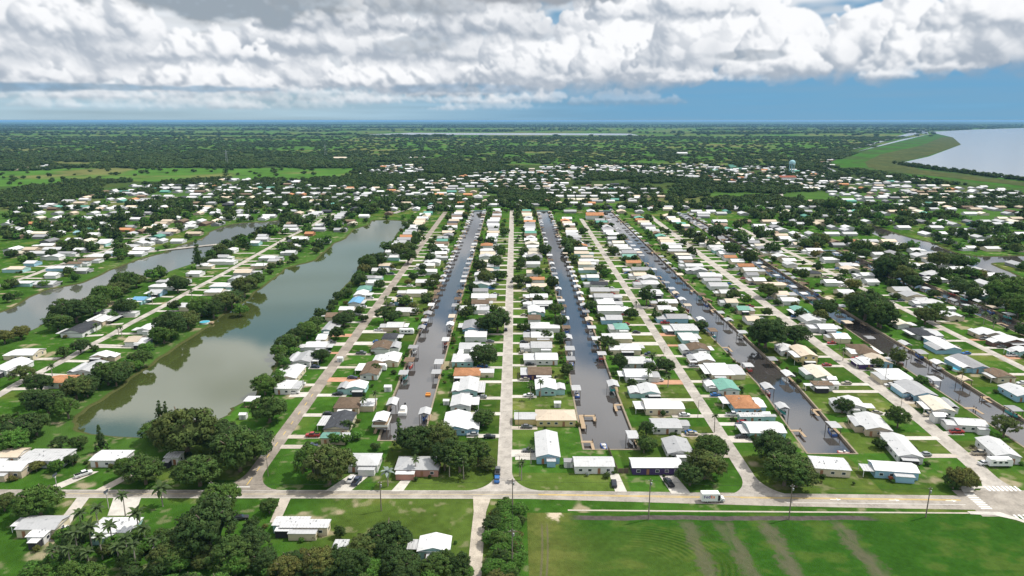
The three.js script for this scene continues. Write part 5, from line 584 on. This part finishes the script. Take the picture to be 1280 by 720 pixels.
const NEAR = { clumps: 135, leaves: 54, leaf: 0.022, cr: 0.072 }, MID = { clumps: 62, leaves: 20, leaf: 0.042, cr: 0.085 }, LOW = { clumps: 16, leaves: 7, leaf: 0.12, cr: 0.13 };
const shapes = { o: { tall: 0.70, y0: 0.05 }, u: { tall: 0.95, y0: 0.1 }, s: { tall: 0.8, y0: 0.08, thin: 0.8 }, r: { tall: 0.8, y0: 0.04 }, c: { tall: 1.75, y0: 0.1, cone: true } };
const protos = {}; for (const k in shapes) { protos[k] = [NEAR, MID, LOW].map((q, lv) => [0, 1, 2, 3].slice(0, k === 'o' ? 4 : 2).map((i) => crownGeo(100 + i * 13 + lv * 5 + k.charCodeAt(0), { ...q, ...shapes[k] }))); }
const trunks = [0, 1, 2].map((i) => trunkGeo(i, 0.7));
const TR = rngOf(616), treeList = [];
const kindMat = { o: 'oddhoe', r: 'do', c: 'd', g: 'g', y: 'y', k: 'y' };
for (const [x, D, w, k] of TREES) if (w > 0.5) { let X = x, E = D; for (let r = 2; r < 14 && isWater(X, E, 1.5); r += 2) for (let q = 0; q < 8; q++) { const p = x + Math.cos(q * 0.785) * r, e = D + Math.sin(q * 0.785) * r; if (!isWater(p, e, 1.5)) { X = p; E = e; break; } } treeList.push({ x: X, D: E, w, k: k ?? 'o' }); }
// lower-left woods and the hedge by the lane
for (let k = 0; k < 60; k++) treeList.push({ x: -134 + TR() * 122, D: 150 + TR() * 14, w: 5 + TR() * 5, k: TR() < 0.5 ? 'g' : 'o', zone: 'wood' });
for (let k = 0; k < 26; k++) treeList.push({ x: -131 + TR() * 42, D: 161 + TR() * 16, w: 4.5 + TR() * 4, k: TR() < 0.6 ? 'g' : 'o', zone: 'wood' });
for (let k = 0; k < 46; k++) { const D = 148 + k; treeList.push({ x: -7.2 + TR() * 9.6 + (D - 175) * 0.02, D, w: 4.2 + TR() * 3, k: 'ggogy'[TR() * 5 | 0], zone: 'hedge' }); }
const clear = (x, D, w) => !isWater(x, D) && !houseTops.some(([a, b, c, d]) => Math.abs(a - x) < c / 2 + w * 0.25 && Math.abs(b - D) < d / 2 + w * 0.2);
const onRoad = (x, D) => Object.keys(STREET).some((k) => D < STREET_END[k] && Math.abs(x - streetX(k, D)) < 5.5) || distLine(R0, x, D) < 6 || distLine(RL, x, D) < 6 || (D > 190 && D < 207);
// yards along the streets farther off
for (const k in STREET) for (const s of [-1, 1]) for (let D = 400 + TR() * 10; D < STREET_END[k]; D += 3.5 + TR() * 7) { const x = streetX(k, D) + s * (6 + TR() * 27), w = 3.5 + TR() ** 2 * 9.5; if (!inFrame(x, D) || !clear(x, D, w) || TREES.some((t) => Math.hypot(t[0] - x, t[1] - D) < 9)) continue; treeList.push({ x, D, w, k: TR() < 0.15 ? 'g' : TR() < 0.1 ? 'y' : 'o' }); }
// pond shores
for (const p of [PONDS[0], PONDS[1]]) for (let k = 0; k < p.length; k += 2) { const [x, D] = grow(p, 4 + TR() * 5)[k]; if (TR() < (p === PONDS[1] ? 0.22 : 0.45) && D > 275 && D < 1000 && inFrame(x, D) && !isWater(x, D)) treeList.push({ x, D, w: 3.5 + TR() * 7, k: TR() < 0.3 ? 'g' : 'o' }); }
for (let k = 0; k < 5200; k++) { const D = 380 + TR() * 640, x = TR() < 0.55 ? -120 - TR() * 640 : 300 + TR() * 460, w = 5 + TR() * 9; if (!inFrame(x, D) || onRoad(x, D) || !clear(x, D, w) || fbm(x * 0.015, D * 0.015, 3) < (x > 0 ? 0.41 : 0.43) || distLine(POND, x, D) < 3 || (x > -350 && x < -100 && D < 560 && TR() < 0.85)) continue; treeList.push({ x, D, w, k: TR() < 0.15 ? 'g' : 'o' }); }
// belt behind the canals
for (let k = 0; k < 130; k++) { const D = 905 + TR() * 110, x = -330 + TR() * 760; if (townMask(x, D) > 0.5 && TR() < 0.6) continue; if (!clear(x, D, 8)) continue; treeList.push({ x, D, w: 9 + TR() * 8, k: 'o' }); }
treeList.sort((a, b) => b.w / b.D - a.w / a.D);
const zoneOf = (t) => { if (t.zone === 'wood') return 'in woods along bottom left edge'; if (t.zone === 'hedge') return 'in hedge beside the gravel lane'; if (t.D < 196) return 'below the main road'; if (t.x < -128) { const d = distLine(R0, t.x, t.D); return d < 70 ? (t.D < 260 ? 'left of brown street above main road' : 'by road between the ponds') : 'behind the narrow pond'; } const [k] = laneOf(t.x); return (t.x < streetX(k, t.D) ? 'left of ' : 'right of ') + streetName[k]; };
{
  const own = treeList.slice(0, 300), rest = treeList.slice(300), counts = {}; own.sort((a, b) => a.D - b.D);
  const look = { o: 'broad dark oak', r: 'round clipped dark tree', c: 'slim conical conifer', g: 'bright green leafy tree', y: 'olive-toned thin tree', k: 'olive scrubby tree' };
  for (const t of own) {
    if (t.k === 'o') { const q = hash(t.x * 3 | 0, t.D * 3 | 0); t.form = t.w > 15 ? 'o' : q < 0.2 && t.x > -140 ? 'u' : q < 0.42 ? 's' : 'o'; } const z = zoneOf(t), n = (counts[z] = (counts[z] ?? 0) + 1), sh = t.form ?? (shapes[t.k] ? t.k : 'o'), lv = t.D / t.w < 34 ? 0 : 1, set = protos[sh][lv], m = kindMat[t.k];
    const wide = t.w * (sh === 'c' ? 0.6 : t.x < -150 ? 0.96 : 1.06);
    const o = thing(sh === 'c' ? 'conifer_tree' : sh === 'r' ? 'clipped_tree' : 'broadleaf_tree', (t.form === 'u' ? 'tall upright dark tree' : t.form === 's' ? 'open ragged tree' : look[t.k]) + ', ' + ord(n) + ' nearest tree ' + z, 'tree', 'trees of the neighbourhood'); put(o, t.x, t.D, TR() * 6.28); const hs = sh === 'c' ? Math.max(1, 1.1) : 0.82 + TR() * 0.22; o.scale.set(wide, wide * hs, wide);
    mesh('trunk', trunks[TR() * 3 | 0], barkMat, o); mesh('crown', set[TR() * set.length | 0], LEAF[m[TR() * m.length | 0]], o);
  }
  console.log('trees', own.length, 'rest', rest.length);
  // the rest of the wood: past the first three hundred trees
  const far = []; for (const t of rest) far.push([t.x, t.D, t.w * 1.1, t.k, t.D < 620 ? 1 : 2]);
  const WR = rngOf(909);
  for (const ck in CANALS) for (const s of ['l', 'r']) { const line = CANALS[ck][s]; for (let D = 300; D < line[line.length - 1][1]; D += 3 + WR() * 9) if (WR() < 0.55) far.push([lerpX(line, D) + (s === 'l' ? -1 : 1) * (1 + WR() * 3), D, 1.4 + WR() * 2.8, 'gooy'[WR() * 4 | 0], 1]); }
  for (const [x, D, w, dd] of houseTops) if (D < 560) for (let k = 0; k < 3; k++) { const q = WR() * 6.28, bx = x + Math.cos(q) * (w / 2 + 0.8 + WR() * 2.5), bd = D + Math.sin(q) * (dd / 2 + 0.8 + WR() * 2.5); if (!isWater(bx, bd) && !onRoad(bx, bd)) far.push([bx, bd, 1.3 + WR() * 2, 'goyr'[WR() * 4 | 0], 1]); }
  for (let k = 0; k < 120000 && far.length < 30000; k++) {
    const D = 960 + 4300 * WR() ** 1.5, x = (WR() * 2 - 1) * (0.8 * D + 60), f = fieldness(x, D), m = fbm(x * 0.006, D * 0.006, 3), town = sstep(1700, 1000, D), w = (7 + WR() * 7) * (1 + sstep(1300, 2200, D) * 1.1);
    if (inside(LEVEE, x, D) || inside(LAKE, x, D) || inside(RIVER, x, D) || inside(RIVER, x, D + 50) || inside(RIVER2, x, D) || inside(RIVER2, x, D + 70) || WR() < f * 0.97 || fbm(x * 0.011 + 3, D * 0.008, 3) < mix(0.34, 0.42, town) || (D < 2600 && townMask(x, D) > 0.46 && WR() < 0.45)) continue;
    if (D < 2600 && farHouses.some((h) => Math.abs(h.x - x) < 8 && D < h.D + 4 && D > h.D - (h.D < 1600 ? 32 : 50))) continue;
    far.push([x, D, w, 'o', 2, mix(0.8, 0.42, sstep(1300, 2200, D)) * (0.8 + 0.4 * WR())]);
  }
  for (let k = 0; k < 16000; k++) { const D = 5200 + 15000 * WR() ** 1.3, x = (WR() * 2 - 1) * 0.8 * D; if (fieldness(x, D) > 0.4 && WR() < 0.95) continue; if (x > -1400 && x < 1200 && D > 5500 && D < 6800 || inside(LAKE, x, D)) continue; far.push([x, D, 26 + WR() * 30, 'o', 2, 0.5]); }
  // shrubs on the lake margin
  for (let k = 0; k < 260; k++) { const t = WR(), a = LEVEE[8 + (t * 3 | 0)], b = LEVEE[9 + (t * 3 | 0)], q = (t * 3) % 1; far.push([mix(a[0], b[0], q) + (WR() - 0.5) * 30, mix(a[1], b[1], q) - WR() * 40, 7 + WR() * 7, 'o', 2]); }
  const buckets = {}; for (const t of far) { const sh = shapes[t[3]] ? t[3] : 'o', v = hash(t[0] * 7 | 0, t[1] * 7 | 0) * protos[sh][t[4]].length | 0; (buckets[sh + t[4] + v] ??= []).push(t); }
  const m4 = new THREE.Matrix4(), q4 = new THREE.Quaternion(), up = new THREE.Vector3(0, 1, 0), white1 = leafMat([1, 1, 1]), wood0 = stuff(new THREE.Group(), 'woodland', 'dense dark green trees filling the yards and country behind');
  for (const key in buckets) {
    const l = buckets[key], im = new THREE.InstancedMesh(protos[key[0]][+key[1]][+key[2]], white1, l.length);
    l.forEach(([x, D, w, k, , hs], i) => { q4.setFromAxisAngle(up, WR() * 6.28); m4.compose(new THREE.Vector3(x, -0.06 * w, -D), q4, new THREE.Vector3(w, w * (hs ?? 0.85 + 0.35 * WR()), w)); im.setMatrixAt(i, m4); const c = { g: [.070, .155, .028], y: [.105, .115, .034] }[k] ?? [.052, .090, .025], v = 0.75 + 0.5 * WR(); im.setColorAt(i, new THREE.Color().setRGB(c[0] * v * (0.9 + 0.25 * WR()), c[1] * v, c[2] * v)); });
    im.name = 'tree_crowns'; im.castShadow = im.receiveShadow = true; wood0.add(im);
  }
}
// palms
{
  const frondGeo = (() => { const P = [], N = [], I = [], C = []; const L = 2.9, n = 7; for (let k = 0; k <= n; k++) { const t = k / n, x = L * t * (1 - 0.18 * t), y = 0.75 * t - 1.55 * t * t * t, w = 0.52 * Math.sin(PI * Math.min(1, 0.12 + t * 0.86)); P.push(x, y - w * 0.35, -w, x, y, 0, x, y - w * 0.35, w); N.push(0, 1, -0.4, 0, 1, 0, 0, 1, 0.4); for (let q = 0; q < 3; q++) C.push(1, 1, 1); if (k) { const a = (k - 1) * 3, b = k * 3; I.push(a, a + 1, b, a + 1, b + 1, b, a + 1, a + 2, b + 1, a + 2, b + 2, b + 1); } } const g = new THREE.BufferGeometry(); g.setAttribute('position', new THREE.Float32BufferAttribute(P, 3)); g.setAttribute('normal', new THREE.Float32BufferAttribute(N, 3)); g.setAttribute('color', new THREE.Float32BufferAttribute(C, 3)); g.setIndex(I); return g; })();
  const trunkP = new THREE.CylinderGeometry(0.13, 0.22, 1, 7).translate(0, 0.5, 0), PR = rngOf(99), palmBark = std([.30, .27, .23]), counts = {};
  for (const [x, D, w, k] of PALMS.slice().sort((a, b) => a[1] - b[1])) {
    const z = zoneOf({ x, D }), n = (counts[z] = (counts[z] ?? 0) + 1);
    const t = thing('palm_tree', (k === 'b' ? 'silver-blue fan palm, ' : 'feathery green palm, ') + ord(n) + ' nearest palm ' + z, 'palm', 'palm trees'); put(t, x, D, PR() * 6);
    const h = D < 196 ? 6 + PR() * 3 : 4 + PR() * 3.5, s = clamp(w / 5, 0.75, 1.35); const tr = mesh('trunk', trunkP, palmBark, t); tr.scale.set(1, h, 1); tr.rotation.z = (PR() - 0.5) * 0.1;
    const m = D > 420 ? 9 : 15; for (let q = 0; q < m; q++) { const f = mesh('frond', frondGeo, k === 'b' ? LEAF.b : LEAF.p, t); f.position.set(0, h, 0); f.rotation.set(0, q * 2.4 + PR() * 0.4, (q / m - 0.35) * 1.5 + PR() * 0.2, 'YZX'); f.scale.setScalar(s * (0.85 + 0.3 * PR())); }
  }
}
// single shrubs
for (const [x, D, s, c, l] of [[128.8, 211.5, 2.4, 'y', 'round reddish-brown shrub on verge near the crosswalk'], [115, 209, 1.5, 'd', 'dark round bush before the light blue house'], [25.4, 214.5, 1.8, 'b', 'pale silvery shrub before the long white house'], [104.5, 210, 1.4, 'y', 'small brown shrub on verge right of big trees'], [22, 255, 2, 'g', 'green bush beside the beige hipped house'], [-33.6, 211, 2, 'd', 'small dark cypress bush before the brick house']]) { const t = thing('shrub', l, 'shrub'); put(t, x, D); t.scale.setScalar(s); mesh('foliage', protos.r[1][0], c === 'y' && x > 120 ? (LEAF.red ??= leafMat([.20, .07, .04])) : LEAF[c], t); mesh('stem', trunks[0], barkMat, t); }
renderer.render(scene, camera);
